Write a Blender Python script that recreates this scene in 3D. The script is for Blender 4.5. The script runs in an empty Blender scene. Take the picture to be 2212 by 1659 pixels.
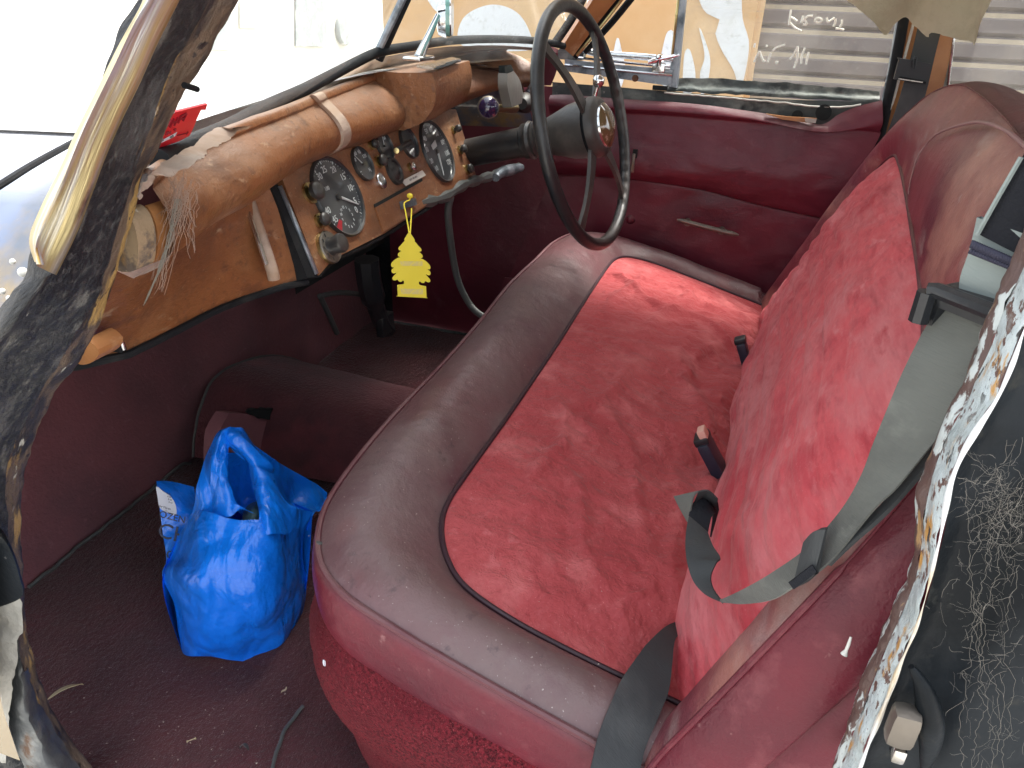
import bpy, bmesh, math, random
from mathutils import Vector, Matrix, noise
random.seed(7)
SC = bpy.context.scene
COL = SC.collection
PI = math.pi
R = math.radians
# ---------------------------------------------------------------- camera
W, H, F = 2212., 1659., 1620.
CZ = 0.92
CAM = Vector((0, 0, CZ))
roll, pitch, yaw = R(2.2), R(27.7), R(17.4)
Fh = Vector((math.cos(yaw), math.sin(yaw), 0))
Fw = Vector((math.cos(pitch)*Fh.x, math.cos(pitch)*Fh.y, -math.sin(pitch)))
R0 = Vector((math.sin(yaw), -math.cos(yaw), 0)); U0 = R0.cross(Fw)
Rt = math.cos(roll)*R0 + math.sin(roll)*U0
Up = -math.sin(roll)*R0 + math.cos(roll)*U0
cam = bpy.data.cameras.new('camera'); cam.sensor_width = 36; cam.lens = 36*F/W; cam.clip_start = .02; cam.clip_end = 400
camo = bpy.data.objects.new('camera', cam); COL.objects.link(camo)
m = Matrix((Rt, Up, -Fw)).transposed().to_4x4(); m.translation = CAM; camo.matrix_world = m
SC.camera = camo
# ---------------------------------------------------------------- light
SUN_EL, SUN_AZ = R(62), R(130)          # azimuth clockwise from +Y (car's nose) towards +X
wd = bpy.data.worlds.new('World'); SC.world = wd; wd.use_nodes = True
nt = wd.node_tree; bg = nt.nodes['Background']
sky = nt.nodes.new('ShaderNodeTexSky'); sky.sky_type = 'NISHITA'; sky.sun_disc = False
sky.sun_elevation = SUN_EL; sky.sun_rotation = SUN_AZ; sky.dust_density = 4; sky.air_density = 1.0
hs = nt.nodes.new('ShaderNodeHueSaturation'); hs.inputs['Saturation'].default_value = .32; nt.links.new(sky.outputs[0], hs.inputs['Color']); nt.links.new(hs.outputs[0], bg.inputs[0]); bg.inputs[1].default_value = .15
sl = bpy.data.lights.new('sun', 'SUN'); sl.energy = 1.5; sl.angle = R(24); sl.color = (1, .95, .86)
so = bpy.data.objects.new('sun', sl); COL.objects.link(so)
sd = Vector((math.cos(SUN_EL)*math.sin(SUN_AZ), math.cos(SUN_EL)*math.cos(SUN_AZ), math.sin(SUN_EL)))
so.rotation_euler = sd.to_track_quat('Z', 'Y').to_euler(); so.location = (3, 3, 6)
vs = SC.view_settings; vs.view_transform = 'Standard'; vs.look = 'None'; vs.exposure = 2.2; vs.gamma = 1; vs.use_curve_mapping = False
SC.cycles.max_bounces = 10; SC.cycles.diffuse_bounces = 6; SC.cycles.transparent_max_bounces = 16
# ---------------------------------------------------------------- pixel rays (photograph measured at 2212 wide) to points in the place
def ray(px, py):
    return Rt*((px-W/2)/F) + Up*((H/2-py)/F) + Fw
def at(px, py, X=None, Y=None, Z=None, PL=None):
    d = ray(px, py)
    if X is not None: t = (X-CAM.x)/d.x
    elif Y is not None: t = (Y-CAM.y)/d.y
    elif Z is not None: t = (Z-CAM.z)/d.z
    else:
        a, b, c, e = PL                       # aX+bY+cZ=e
        n = Vector((a, b, c)); t = (e-n.dot(CAM))/n.dot(d)
    return CAM + t*d
def ats(l, **k): return [at(p[0], p[1], **k) for p in l]
def atv(l, ax='X'):                            # list of (px,py,value)
    return [at(p[0], p[1], **{ax: p[2]}) for p in l]
# ---------------------------------------------------------------- materials
def mat(name, base, rough=.6, var=(), bump=(), metal=0., coat=0., sheen=0., dust=None, spec=.5, alpha=None, coords='Object', trans=0., emis=None, stretch=None, sheen_tint=None, aniso=None, sss=0.):
    """var: (scale, colour, lo, hi, detail[, stretch]) ; bump: (scale, distance, detail[, stretch[, kind]]) ; dust: (colour, amount, scale)"""
    mt = bpy.data.materials.new(name); mt.use_nodes = True; t = mt.node_tree; N = t.nodes; L = t.links
    b = N['Principled BSDF']
    tc = N.new('ShaderNodeTexCoord')
    def vec(st):
        mp = N.new('ShaderNodeMapping'); L.new(tc.outputs[coords], mp.inputs[0])
        if st: mp.inputs['Scale'].default_value = st[:3]
        if st and len(st) > 3: mp.inputs['Rotation'].default_value = st[3:6]
        return mp.outputs[0]
    def nz(scale, det, st=None, rough_=.6, kind='n', dist=0.):
        if kind == 'v':
            n = N.new('ShaderNodeTexVoronoi'); n.feature = 'DISTANCE_TO_EDGE'; n.inputs['Scale'].default_value = scale
        elif kind == 'w':
            n = N.new('ShaderNodeTexWave'); n.inputs['Scale'].default_value = scale; n.inputs['Distortion'].default_value = det; n.inputs['Detail'].default_value = 2
        else:
            n = N.new('ShaderNodeTexNoise'); n.inputs['Scale'].default_value = scale; n.inputs['Detail'].default_value = det; n.inputs['Roughness'].default_value = rough_
            n.inputs['Distortion'].default_value = dist
        L.new(vec(st), n.inputs['Vector']); return n.outputs[0]
    rgb = N.new('ShaderNodeRGB'); rgb.outputs[0].default_value = (*base, 1); cur = rgb.outputs[0]
    rf = None
    for v in var:
        sc_, col, lo, hi, det = v[:5]; st = v[5] if len(v) > 5 else None; kd = v[6] if len(v) > 6 else 'n'
        mr = N.new('ShaderNodeMapRange'); L.new(nz(sc_, det, st, kind=kd), mr.inputs[0])
        mr.inputs[1].default_value = lo; mr.inputs[2].default_value = hi
        mx = N.new('ShaderNodeMix'); mx.data_type = 'RGBA'; L.new(mr.outputs[0], mx.inputs[0]); L.new(cur, mx.inputs[6]); mx.inputs[7].default_value = (*col, 1)
        cur = mx.outputs[2]
    if dust:
        g = N.new('ShaderNodeNewGeometry'); sp = N.new('ShaderNodeSeparateXYZ'); L.new(g.outputs['Normal'], sp.inputs[0])
        mr = N.new('ShaderNodeMapRange'); L.new(sp.outputs[2], mr.inputs[0]); mr.inputs[1].default_value = dust[3] if len(dust) > 3 else .25; mr.inputs[2].default_value = dust[4] if len(dust) > 4 else .95
        mr2 = N.new('ShaderNodeMapRange'); L.new(nz(dust[2], 5), mr2.inputs[0]); mr2.inputs[1].default_value = .25 if len(dust) < 6 else -2; mr2.inputs[2].default_value = .75 if len(dust) < 6 else -1
        mu = N.new('ShaderNodeMath'); mu.operation = 'MULTIPLY'; L.new(mr.outputs[0], mu.inputs[0]); L.new(mr2.outputs[0], mu.inputs[1])
        m2 = N.new('ShaderNodeMath'); m2.operation = 'MULTIPLY'; L.new(mu.outputs[0], m2.inputs[0]); m2.inputs[1].default_value = dust[1]
        mx = N.new('ShaderNodeMix'); mx.data_type = 'RGBA'; L.new(m2.outputs[0], mx.inputs[0]); L.new(cur, mx.inputs[6]); mx.inputs[7].default_value = (*dust[0], 1)
        cur = mx.outputs[2]
        ra = N.new('ShaderNodeMapRange'); L.new(m2.outputs[0], ra.inputs[0]); ra.inputs[3].default_value = rough; ra.inputs[4].default_value = min(1, rough+.35); rf = ra.outputs[0]
    L.new(cur, b.inputs['Base Color'])
    if rf is not None: L.new(rf, b.inputs['Roughness'])
    else:
        mr = N.new('ShaderNodeMapRange'); L.new(nz(9, 4), mr.inputs[0]); mr.inputs[1].default_value = .3; mr.inputs[2].default_value = .7
        mr.inputs[3].default_value = max(.02, rough-.08); mr.inputs[4].default_value = min(1, rough+.08); L.new(mr.outputs[0], b.inputs['Roughness'])
    b.inputs['Metallic'].default_value = metal; b.inputs['Coat Weight'].default_value = coat; b.inputs['Sheen Weight'].default_value = sheen
    b.inputs['Sheen Roughness'].default_value = .4
    if sheen_tint: b.inputs['Sheen Tint'].default_value = (*sheen_tint, 1)
    b.inputs['Specular IOR Level'].default_value = spec
    b.inputs['Transmission Weight'].default_value = trans
    if sss:
        b.inputs['Subsurface Weight'].default_value = sss; b.inputs['Subsurface Radius'].default_value = (.01, .01, .02)
    prev = None
    for v in bump:
        sc_, dist, det = v[:3]; st = v[3] if len(v) > 3 else None; kd = v[4] if len(v) > 4 else 'n'
        bp = N.new('ShaderNodeBump'); bp.inputs['Strength'].default_value = 1; bp.inputs['Distance'].default_value = dist
        L.new(nz(sc_, det, st, kind=kd, dist=(v[5] if len(v) > 5 else 0.)), bp.inputs['Height'])
        if prev: L.new(prev, bp.inputs['Normal'])
        prev = bp.outputs[0]
    if prev: L.new(prev, b.inputs['Normal'])
    return mt
def glass(name, tint=(.95, .97, .96), dirt=.25, scale=6., dirtcol=(.55, .54, .5), scratch=0.):
    mt = bpy.data.materials.new(name); mt.use_nodes = True; t = mt.node_tree; N = t.nodes; L = t.links; N.clear()
    out = N.new('ShaderNodeOutputMaterial'); tr = N.new('ShaderNodeBsdfTransparent'); tr.inputs[0].default_value = (*tint, 1)
    gl = N.new('ShaderNodeBsdfGlossy'); gl.inputs['Roughness'].default_value = .03; lw = N.new('ShaderNodeLayerWeight'); lw.inputs[0].default_value = .5; pw = N.new('ShaderNodeMath'); pw.operation = 'POWER'; pw.inputs[1].default_value = 5; L.new(lw.outputs['Facing'], pw.inputs[0]); fr = N.new('ShaderNodeMath'); fr.operation = 'MULTIPLY_ADD'; fr.inputs[1].default_value = .35; fr.inputs[2].default_value = .02; L.new(pw.outputs[0], fr.inputs[0])
    m1 = N.new('ShaderNodeMixShader'); L.new(fr.outputs[0], m1.inputs[0]); L.new(tr.outputs[0], m1.inputs[1]); L.new(gl.outputs[0], m1.inputs[2])
    df = N.new('ShaderNodeBsdfDiffuse'); df.inputs[0].default_value = (*dirtcol, 1); tl = N.new('ShaderNodeBsdfTranslucent'); tl.inputs[0].default_value = (*dirtcol, 1)
    m0 = N.new('ShaderNodeMixShader'); m0.inputs[0].default_value = .5; L.new(df.outputs[0], m0.inputs[1]); L.new(tl.outputs[0], m0.inputs[2])
    tc = N.new('ShaderNodeTexCoord'); n = N.new('ShaderNodeTexNoise'); n.inputs['Scale'].default_value = scale; n.inputs['Detail'].default_value = 8; n.inputs['Roughness'].default_value = .7; L.new(tc.outputs['Object'], n.inputs['Vector'])
    mr = N.new('ShaderNodeMapRange'); L.new(n.outputs[0], mr.inputs[0]); mr.inputs[1].default_value = .38; mr.inputs[2].default_value = .7; mr.inputs[3].default_value = dirt*.35; mr.inputs[4].default_value = dirt*1.6
    fac = mr.outputs[0]
    mp = N.new('ShaderNodeMapping'); mp.inputs['Rotation'].default_value = (0, .9, .6); mp.inputs['Scale'].default_value = (60, 7, 60); L.new(tc.outputs['Object'], mp.inputs[0])
    n2 = N.new('ShaderNodeTexNoise'); n2.inputs['Scale'].default_value = 1.; n2.inputs['Detail'].default_value = 3; L.new(mp.outputs[0], n2.inputs['Vector'])
    mr2 = N.new('ShaderNodeMapRange'); L.new(n2.outputs[0], mr2.inputs[0]); mr2.inputs[1].default_value = .62; mr2.inputs[2].default_value = .75; mr2.inputs[3].default_value = 0; mr2.inputs[4].default_value = .3+scratch
    ad = N.new('ShaderNodeMath'); ad.operation = 'MAXIMUM'; L.new(fac, ad.inputs[0]); L.new(mr2.outputs[0], ad.inputs[1])
    m2 = N.new('ShaderNodeMixShader'); L.new(ad.outputs[0], m2.inputs[0]); L.new(m1.outputs[0], m2.inputs[1]); L.new(m0.outputs[0], m2.inputs[2])
    L.new(m2.outputs[0], out.inputs[0]); return mt
M = {}
DUST = (.27, .215, .2)
M['leather'] = mat('leather', (.15, .022, .038), .36, spec=.38, var=[(5, (.10, .016, .028), .4, .62, 5), (14, (.18, .06, .075), .6, .8, 7)], bump=[(350, .0005, 3), (12, .0018, 4, (1, .6, 1.8), 'n', .4), (60, .0005, 4)], dust=(DUST, .8, 7))
M['leather_dusty'] = mat('leather_dusty', (.125, .043, .050), .33, var=[(3.5, (.135, .085, .082), .40, .62, 7), (7, (.085, .024, .034), .54, .70, 7), (18, (.16, .115, .11), .56, .80, 8), (2.6, (.20, .04, .04), .66, .74, 3), (45, (.055, .028, .032), .62, .72, 6), (110, (.025, .016, .018), .69, .75, 4), (260, (.42, .36, .33), .69, .76, 2)],
                         bump=[(350, .0005, 3), (7, .006, 4, None, 'n', .5), (50, .0012, 5)], dust=((.20, .138, .138), .55, 6))
M['leather_side'] = mat('leather_side', (.135, .014, .026), .38, spec=.3, var=[(6, (.09, .014, .024), .4, .65, 6), (22, (.20, .05, .06), .56, .78, 7), (70, (.26, .12, .12), .68, .8, 4)], bump=[(400, .0005, 3), (26, .004, 4, (1, .35, .35), 'n', .6), (60, .0008, 4)], dust=((.25, .2, .18), .5, 9))
M['backrest_leather'] = mat('backrest_leather', (.22, .035, .05), .42, var=[(5, (.13, .02, .035), .4, .62, 6), (3.2, (.42, .19, .15), .50, .66, 6, (1, 1.4, 1.4)), (4, (.35, .27, .25), .58, .74, 7, (1, .5, 2.2)), (60, (.4, .3, .28), .66, .8, 4)],
                            bump=[(350, .0006, 3), (12, .003, 3), (130, .0007, 2, None, 'v')], dust=((.36, .29, .25), .7, 4))
M['piping'] = mat('piping', (.10, .02, .03), .45, bump=[(300, .0004, 2)], dust=((.25, .17, .16), .5, 12))
M['piping_dark'] = mat('piping_dark', (.035, .012, .02), .5, bump=[(300, .0004, 2)])
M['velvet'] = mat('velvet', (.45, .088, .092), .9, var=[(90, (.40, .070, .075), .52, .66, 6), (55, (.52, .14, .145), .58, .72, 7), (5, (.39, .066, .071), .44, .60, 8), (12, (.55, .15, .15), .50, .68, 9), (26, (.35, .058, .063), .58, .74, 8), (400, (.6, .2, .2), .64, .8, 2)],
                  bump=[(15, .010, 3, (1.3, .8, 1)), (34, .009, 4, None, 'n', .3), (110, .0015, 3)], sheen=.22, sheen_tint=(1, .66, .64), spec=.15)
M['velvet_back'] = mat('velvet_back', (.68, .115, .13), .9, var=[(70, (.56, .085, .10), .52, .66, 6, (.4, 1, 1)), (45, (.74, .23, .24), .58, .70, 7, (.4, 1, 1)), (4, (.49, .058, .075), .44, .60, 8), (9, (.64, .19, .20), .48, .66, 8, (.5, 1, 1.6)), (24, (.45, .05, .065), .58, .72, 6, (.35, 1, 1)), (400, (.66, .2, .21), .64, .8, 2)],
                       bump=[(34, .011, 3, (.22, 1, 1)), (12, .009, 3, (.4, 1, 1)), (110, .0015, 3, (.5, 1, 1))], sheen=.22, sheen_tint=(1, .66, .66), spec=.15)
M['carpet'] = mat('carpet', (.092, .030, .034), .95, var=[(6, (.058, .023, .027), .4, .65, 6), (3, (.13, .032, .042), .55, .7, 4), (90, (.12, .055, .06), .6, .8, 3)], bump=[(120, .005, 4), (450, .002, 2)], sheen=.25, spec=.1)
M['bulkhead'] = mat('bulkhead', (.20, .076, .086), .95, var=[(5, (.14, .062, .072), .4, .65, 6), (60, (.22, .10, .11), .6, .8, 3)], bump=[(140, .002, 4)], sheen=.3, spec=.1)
M['pile'] = mat('pile', (.20, .020, .030), .95, var=[(260, (.06, .008, .012), .42, .62, 4), (7, (.12, .013, .02), .45, .65, 4), (420, (.30, .06, .07), .6, .75, 2)], bump=[(240, .006, 4), (700, .002, 2)], sheen=.08, sheen_tint=(1, .5, .5), spec=.1)
M['wood'] = mat('wood', (.225, .088, .033), .38, var=[(4, (.12, .046, .022), .46, .64, 8), (13, (.29, .14, .066), .50, .68, 9, (.45, 1, 1)), (26, (.10, .042, .022), .56, .70, 9, (.4, 1, 1)), (85, (.15, .062, .03), .54, .68, 7), (70, (.36, .23, .14), .62, .74, 8, (.5, 1, 1)), (240, (.06, .03, .018), .64, .74, 4), (300, (.42, .31, .22), .68, .76, 4)], bump=[(90, .0018, 6, (.5, 1, 1)), (9, .003, 4), (300, .0006, 3)], dust=((.32, .26, .21), .65, 11))
M['wood_grey'] = mat('wood_grey', (.30, .19, .12), .7, var=[(12, (.42, .33, .27), .42, .62, 8, (.3, 1, 1)), (24, (.16, .09, .055), .58, .72, 6, (.25, 1, 1))], bump=[(40, .003, 6, (.3, 1, 1))], dust=((.5, .42, .35), .9, 8))
M['wood_orange'] = mat('wood_orange', (.42, .19, .07), .38, var=[(5, (.26, .10, .035), .45, .65, 6), (20, (.5, .3, .16), .6, .75, 6)], bump=[(40, .0015, 5)])
M['rust_wood'] = mat('rust_wood', (.13, .092, .062), .5, coords='UV', var=[(34, (.028, .025, .026), .46, .56, 9, (.35, 1, 1)), (26, (.42, .27, .09), .55, .60, 8, (.22, 1, 1)), (60, (.50, .50, .44), .64, .67, 8, (.4, 1, 1)), (12, (.22, .03, .04), .64, .68, 7), (90, (.02, .015, .015), .60, .64, 6)], bump=[(70, .005, 8, (.4, 1, 1)), (260, .0015, 5)], spec=.6)
M['rubber_old'] = mat('rubber_old', (.018, .020, .023), .5, coords='UV', var=[(14, (.085, .085, .084), .50, .58, 9, (.45, 1, 1)), (5, (.008, .010, .014), .48, .58, 6), (40, (.17, .165, .15), .57, .68, 9, (.35, 1, 1)), (130, (.05, .05, .05), .52, .62, 6), (110, (.42, .42, .39), .70, .74, 7, (.4, 1, 1))], bump=[(26, .009, 8, (.5, 1, 1)), (140, .003, 5)])
M['rubber'] = mat('rubber', (.012, .013, .015), .7, var=[(20, (.035, .035, .034), .55, .8, 5)], bump=[(80, .001, 4)], spec=.15)
M['chrome'] = mat('chrome', (.70, .71, .72), .16, metal=1., var=[(30, (.36, .34, .30), .58, .7, 6)], bump=[(60, .0005, 4)])
M['chrome_yellow_reflect'] = mat('chrome_yellow_reflect', (.60, .50, .26), .34, metal=.8, coords='UV', var=[(45, (.66, .69, .73), .44, .54, 5, (.04, 1, 1)), (110, (.50, .33, .11), .56, .66, 6, (.05, 1, 1)), (60, (.24, .24, .24), .58, .68, 6, (.06, 1, 1)), (30, (.14, .10, .07), .62, .69, 8, (.3, 1, 1))], bump=[(90, .0015, 4, (.05, 1, 1)), (14, .001, 3)])  # yellow, white and grey reflections painted as lengthwise streaks
M['chrome_dull'] = mat('chrome_dull', (.30, .33, .37), .42, metal=.7, var=[(22, (.10, .12, .14), .45, .62, 8), (60, (.5, .53, .56), .62, .72, 6)], bump=[(60, .001, 4)])
M['brass'] = mat('brass', (.55, .46, .22), .3, metal=1., bump=[(200, .0005, 2)])
M['weathered'] = mat('weathered', (.06, .07, .068), .75, var=[(18, (.19, .20, .18), .48, .64, 8, (1, .4, 1)), (40, (.42, .42, .36), .68, .74, 7), (9, (.03, .033, .035), .55, .65, 6)], bump=[(40, .004, 7)])
M['edge_paint'] = mat('edge_paint', (.44, .50, .51), .35, coords='UV', var=[(150, (.11, .06, .048), .545, .57, 9, (.5, 1, 1)), (80, (.46, .25, .07), .55, .60, 9, (.22, 1, 1)), (140, (.03, .027, .027), .61, .63, 9, (.3, 1, 1)), (24, (.35, .40, .40), .5, .6, 6)], bump=[(60, .004, 9, (.35, 1, 1)), (260, .0012, 4)], coat=.4)
M['edge_brown'] = mat('edge_brown', (.090, .052, .045), .5, coords='UV', var=[(70, (.46, .50, .49), .53, .56, 9, (.4, 1, 1)), (90, (.33, .2, .09), .60, .66, 8, (.3, 1, 1))], bump=[(60, .004, 9, (.35, 1, 1))])
M['black_paint'] = mat('black_paint', (.008, .010, .012), .38, var=[(7, (.022, .026, .030), .45, .62, 8), (38, (.05, .05, .045), .60, .74, 9), (120, (.14, .13, .12), .68, .74, 5)], bump=[(9, .004, 4), (60, .001, 4)], spec=.10)
M['bonnet_dust_glare'] = mat('bonnet_dust_glare', (.50, .51, .51), .35, var=[(3, (.42, .42, .41), .45, .7, 7), (60, (.25, .25, .24), .68, .74, 4)], bump=[(5, .001, 3)], coat=.3)  # black bonnet coloured pale: dust and sky glare put into the base
M['wing_dust_glare'] = mat('wing_dust_glare', (.10, .115, .14), .22, var=[(6, (.26, .19, .09), .50, .62, 5), (9, (.12, .15, .22), .5, .62, 6), (70, (.3, .3, .28), .70, .74, 4)], bump=[(6, .004, 3)], coat=.8, dust=((.50, .51, .53), 1.0, 2, .86, 1.0, 1))  # dust plus painted reflections: blue and ochre tints, pale top
M['cream_flake'] = mat('cream_flake', (.50, .49, .44), .6, var=[(14, (.36, .35, .31), .45, .7, 6), (40, (.12, .10, .08), .68, .72, 6)], bump=[(20, .006, 6)])
M['plastic_black'] = mat('plastic_black', (.016, .018, .021), .38, bump=[(300, .0003, 2)], dust=((.16, .15, .14), .35, 20))
M['bakelite'] = mat('bakelite', (.018, .020, .022), .33, var=[(8, (.06, .056, .05), .45, .7, 5)], bump=[(120, .0006, 3)], dust=((.22, .19, .17), .45, 8))
M['wheel_spoke'] = mat('wheel_spoke', (.05, .046, .042), .4, var=[(12, (.10, .09, .08), .5, .7, 5)], bump=[(100, .0006, 3)], dust=((.2, .18, .16), .5, 8))
M['webbing'] = mat('webbing', (.125, .130, .116), .7, coords='UV', var=[(9, (.060, .062, .058), .42, .66, 6), (22, (.20, .205, .18), .55, .75, 6)], bump=[(700, .0004, 2, (1, .2, 1)), (40, .0012, 3)], sheen=.2, spec=.25)
M['webbing_dark'] = mat('webbing_dark', (.040, .044, .046), .62, var=[(9, (.08, .083, .082), .5, .7, 5)], coords='UV', bump=[(700, .0004, 2, (1, .2, 1)), (40, .001, 3)], spec=.35)
M['webbing_pale'] = mat('webbing_pale', (.26, .30, .285), .75, var=[(9, (.17, .19, .18), .45, .65, 5)], coords='UV', bump=[(700, .0004, 2, (1, .2, 1)), (40, .0012, 3)], spec=.2)
M['webbing_black'] = mat('webbing_black', (.016, .017, .021), .85, bump=[(300, .0012, 2)], spec=.2)
M['thread'] = mat('thread', (.03, .03, .055), .7)
M['bag'] = mat('bag', (.005, .20, .90), .30, var=[(3, (.003, .14, .74), .45, .68, 5), (12, (.03, .27, .95), .6, .8, 5)], bump=[(7, .030, 2, (1, 1, .7), 'n', 1.0), (22, .006, 3, (1, 1, .5), 'n', .8), (60, .0015, 3)], spec=.55)
M['print'] = mat('print', (.008, .015, .05), .5)
M['paper'] = mat('paper', (.74, .76, .84), .7, var=[(60, (.5, .52, .6), .62, .72, 4)])
M['yellow'] = mat('yellow', (.86, .72, .055), .65, bump=[(200, .0005, 3)])
M['yellow_pale'] = mat('yellow_pale', (.72, .61, .22), .7, var=[(220, (.82, .70, .12), .5, .6, 4)])
M['dial'] = mat('dial', (.033, .038, .043), .30, var=[(8, (.055, .06, .062), .5, .7, 5)], dust=((.2, .2, .2), .3, 30), coat=.7)
M['dial_mark'] = mat('dial_mark', (.52, .56, .56), .6)
M['dial_red'] = mat('dial_red', (.35, .02, .03), .5)
M['label_white'] = mat('label_white', (.66, .66, .60), .5, var=[(60, (.45, .44, .4), .6, .72, 5)])
M['label_ink'] = mat('label_ink', (.16, .16, .16), .6)
M['sticker_red'] = mat('sticker_red', (.72, .02, .035), .4, var=[(12, (.85, .10, .12), .5, .65, 4)])
M['sticker_ink'] = mat('sticker_ink', (.25, .01, .02), .5)
M['amber'] = mat('amber', (.13, .08, .035), .10, var=[(35, (.36, .28, .2), .56, .62, 4), (50, (.05, .03, .02), .6, .65, 5)], coat=1.)
M['lens_blue'] = mat('lens_blue', (.02, .012, .05), .06, coat=1.)
M['cloth_torn'] = mat('cloth_torn', (.52, .46, .33), .95, var=[(9, (.38, .33, .23), .42, .66, 6), (22, (.20, .10, .06), .68, .74, 5)], bump=[(12, .008, 5), (300, .001, 2)], spec=.1, sheen=.2)
M['shutter'] = mat('shutter', (.165, .138, .140), .6, var=[(6, (.17, .135, .13), .4, .7, 5), (50, (.28, .24, .22), .6, .8, 4)], bump=[(30, .001, 4)])
M['shutter_cream'] = mat('shutter_cream', (.40, .32, .225), .6, var=[(8, (.30, .24, .17), .45, .7, 5)])
M['peach'] = mat('peach', (.62, .37, .17), .7, var=[(2.2, (.68, .45, .24), .4, .6, 4)], bump=[(20, .002, 5)])
M['bare_white'] = mat('bare_white', (.74, .75, .76), .8, var=[(30, (.60, .60, .58), .55, .7, 6)])
M['white_wall'] = mat('white_wall', (.72, .71, .66), .8, var=[(1.5, (.62, .60, .53), .45, .65, 4)], bump=[(30, .003, 5)])
M['grey_patch'] = mat('grey_patch', (.30, .32, .32), .8, var=[(8, (.55, .56, .54), .5, .62, 8)])
M['ground'] = mat('ground', (.42, .40, .36), .9, var=[(1.2, (.34, .32, .29), .4, .65, 6), (14, (.5, .48, .44), .55, .75, 6)], bump=[(25, .006, 6)])
M['straw'] = mat('straw', (.50, .42, .26), .7, var=[(40, (.34, .26, .14), .5, .7, 5)])
M['crumb'] = mat('crumb', (.42, .36, .30), .8)
M['web'] = mat('web', (.19, .175, .15), .9)
M['web_red'] = mat('web_red', (.28, .2, .16), .9)
M['peach_plastic'] = mat('peach_plastic', (.75, .42, .33), .5)
M['metal_beige'] = mat('metal_beige', (.19, .17, .145), .4, metal=.6, var=[(25, (.20, .16, .12), .55, .68, 6)], bump=[(40, .001, 4)])
M['hole_shade'] = mat('hole_shade', (.008, .012, .012), .9)  # shade inside holes, slots and the dash void, painted near-black
M['grey_metal'] = mat('grey_metal', (.13, .14, .145), .45, metal=.5, var=[(18, (.28, .29, .28), .55, .66, 6), (26, (.14, .08, .05), .6, .7, 6)], bump=[(30, .004, 6)])
M['cable'] = mat('cable', (.075, .08, .078), .5, bump=[(90, .001, 4)])
M['glass'] = glass('dirty_windscreen_glass', dirt=.045, scale=9, dirtcol=(.8, .8, .77), scratch=-.12)
M['glass_side'] = glass('dusty_side_glass', dirt=.12, scale=7, dirtcol=(.5, .47, .42))
M['mirror_green'] = mat('mirror_green', (.16, .36, .32), .1, coat=1.)
M['headlining'] = mat('headlining', (.42, .38, .30), .95, bump=[(60, .002, 4)])
M['scratch'] = mat('scratch', (.93, .93, .86), .8)
# ---------------------------------------------------------------- mesh helpers
def cr(p0, p1, p2, p3, t):
    return .5*((2*p1)+(-p0+p2)*t+(2*p0-5*p1+4*p2-p3)*t*t+(-p0+3*p1-3*p2+p3)*t*t*t)
def smooth(pts, n, closed=False):
    """n points evenly spaced along a Catmull-Rom curve"""
    P = [Vector(p) for p in pts]; k = len(P); dense = []
    segs = k if closed else k-1
    for i in range(segs):
        if closed: a, b, c, d = P[(i-1) % k], P[i], P[(i+1) % k], P[(i+2) % k]
        else: a, b, c, d = P[max(i-1, 0)], P[i], P[i+1], P[min(i+2, k-1)]
        for j in range(12): dense.append(cr(a, b, c, d, j/12))
    dense.append(P[0] if closed else P[-1])
    L = [0]
    for i in range(1, len(dense)): L.append(L[-1]+(dense[i]-dense[i-1]).length)
    tot = L[-1]; out = []; q = 0; cnt = n if closed else n-1
    for i in range(n):
        s = tot*i/cnt
        while q < len(L)-2 and L[q+1] < s: q += 1
        dl = L[q+1]-L[q]; out.append(dense[q].lerp(dense[q+1], (s-L[q])/dl if dl > 1e-9 else 0))
    return out
def across(rows, m, closed=False):
    """rows of equal length -> m rows, smooth between"""
    out = [[] for _ in range(m)]
    for i in range(len(rows[0])):
        c = [r[i] for r in rows]; k = len(c)
        for j in range(m):
            s = j/(m-1)*(k-1); a = min(int(s), k-2); t = s-a
            out[j].append(cr(c[max(a-1, 0)], c[a], c[a+1], c[min(a+2, k-1)], t))
    return out
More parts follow.
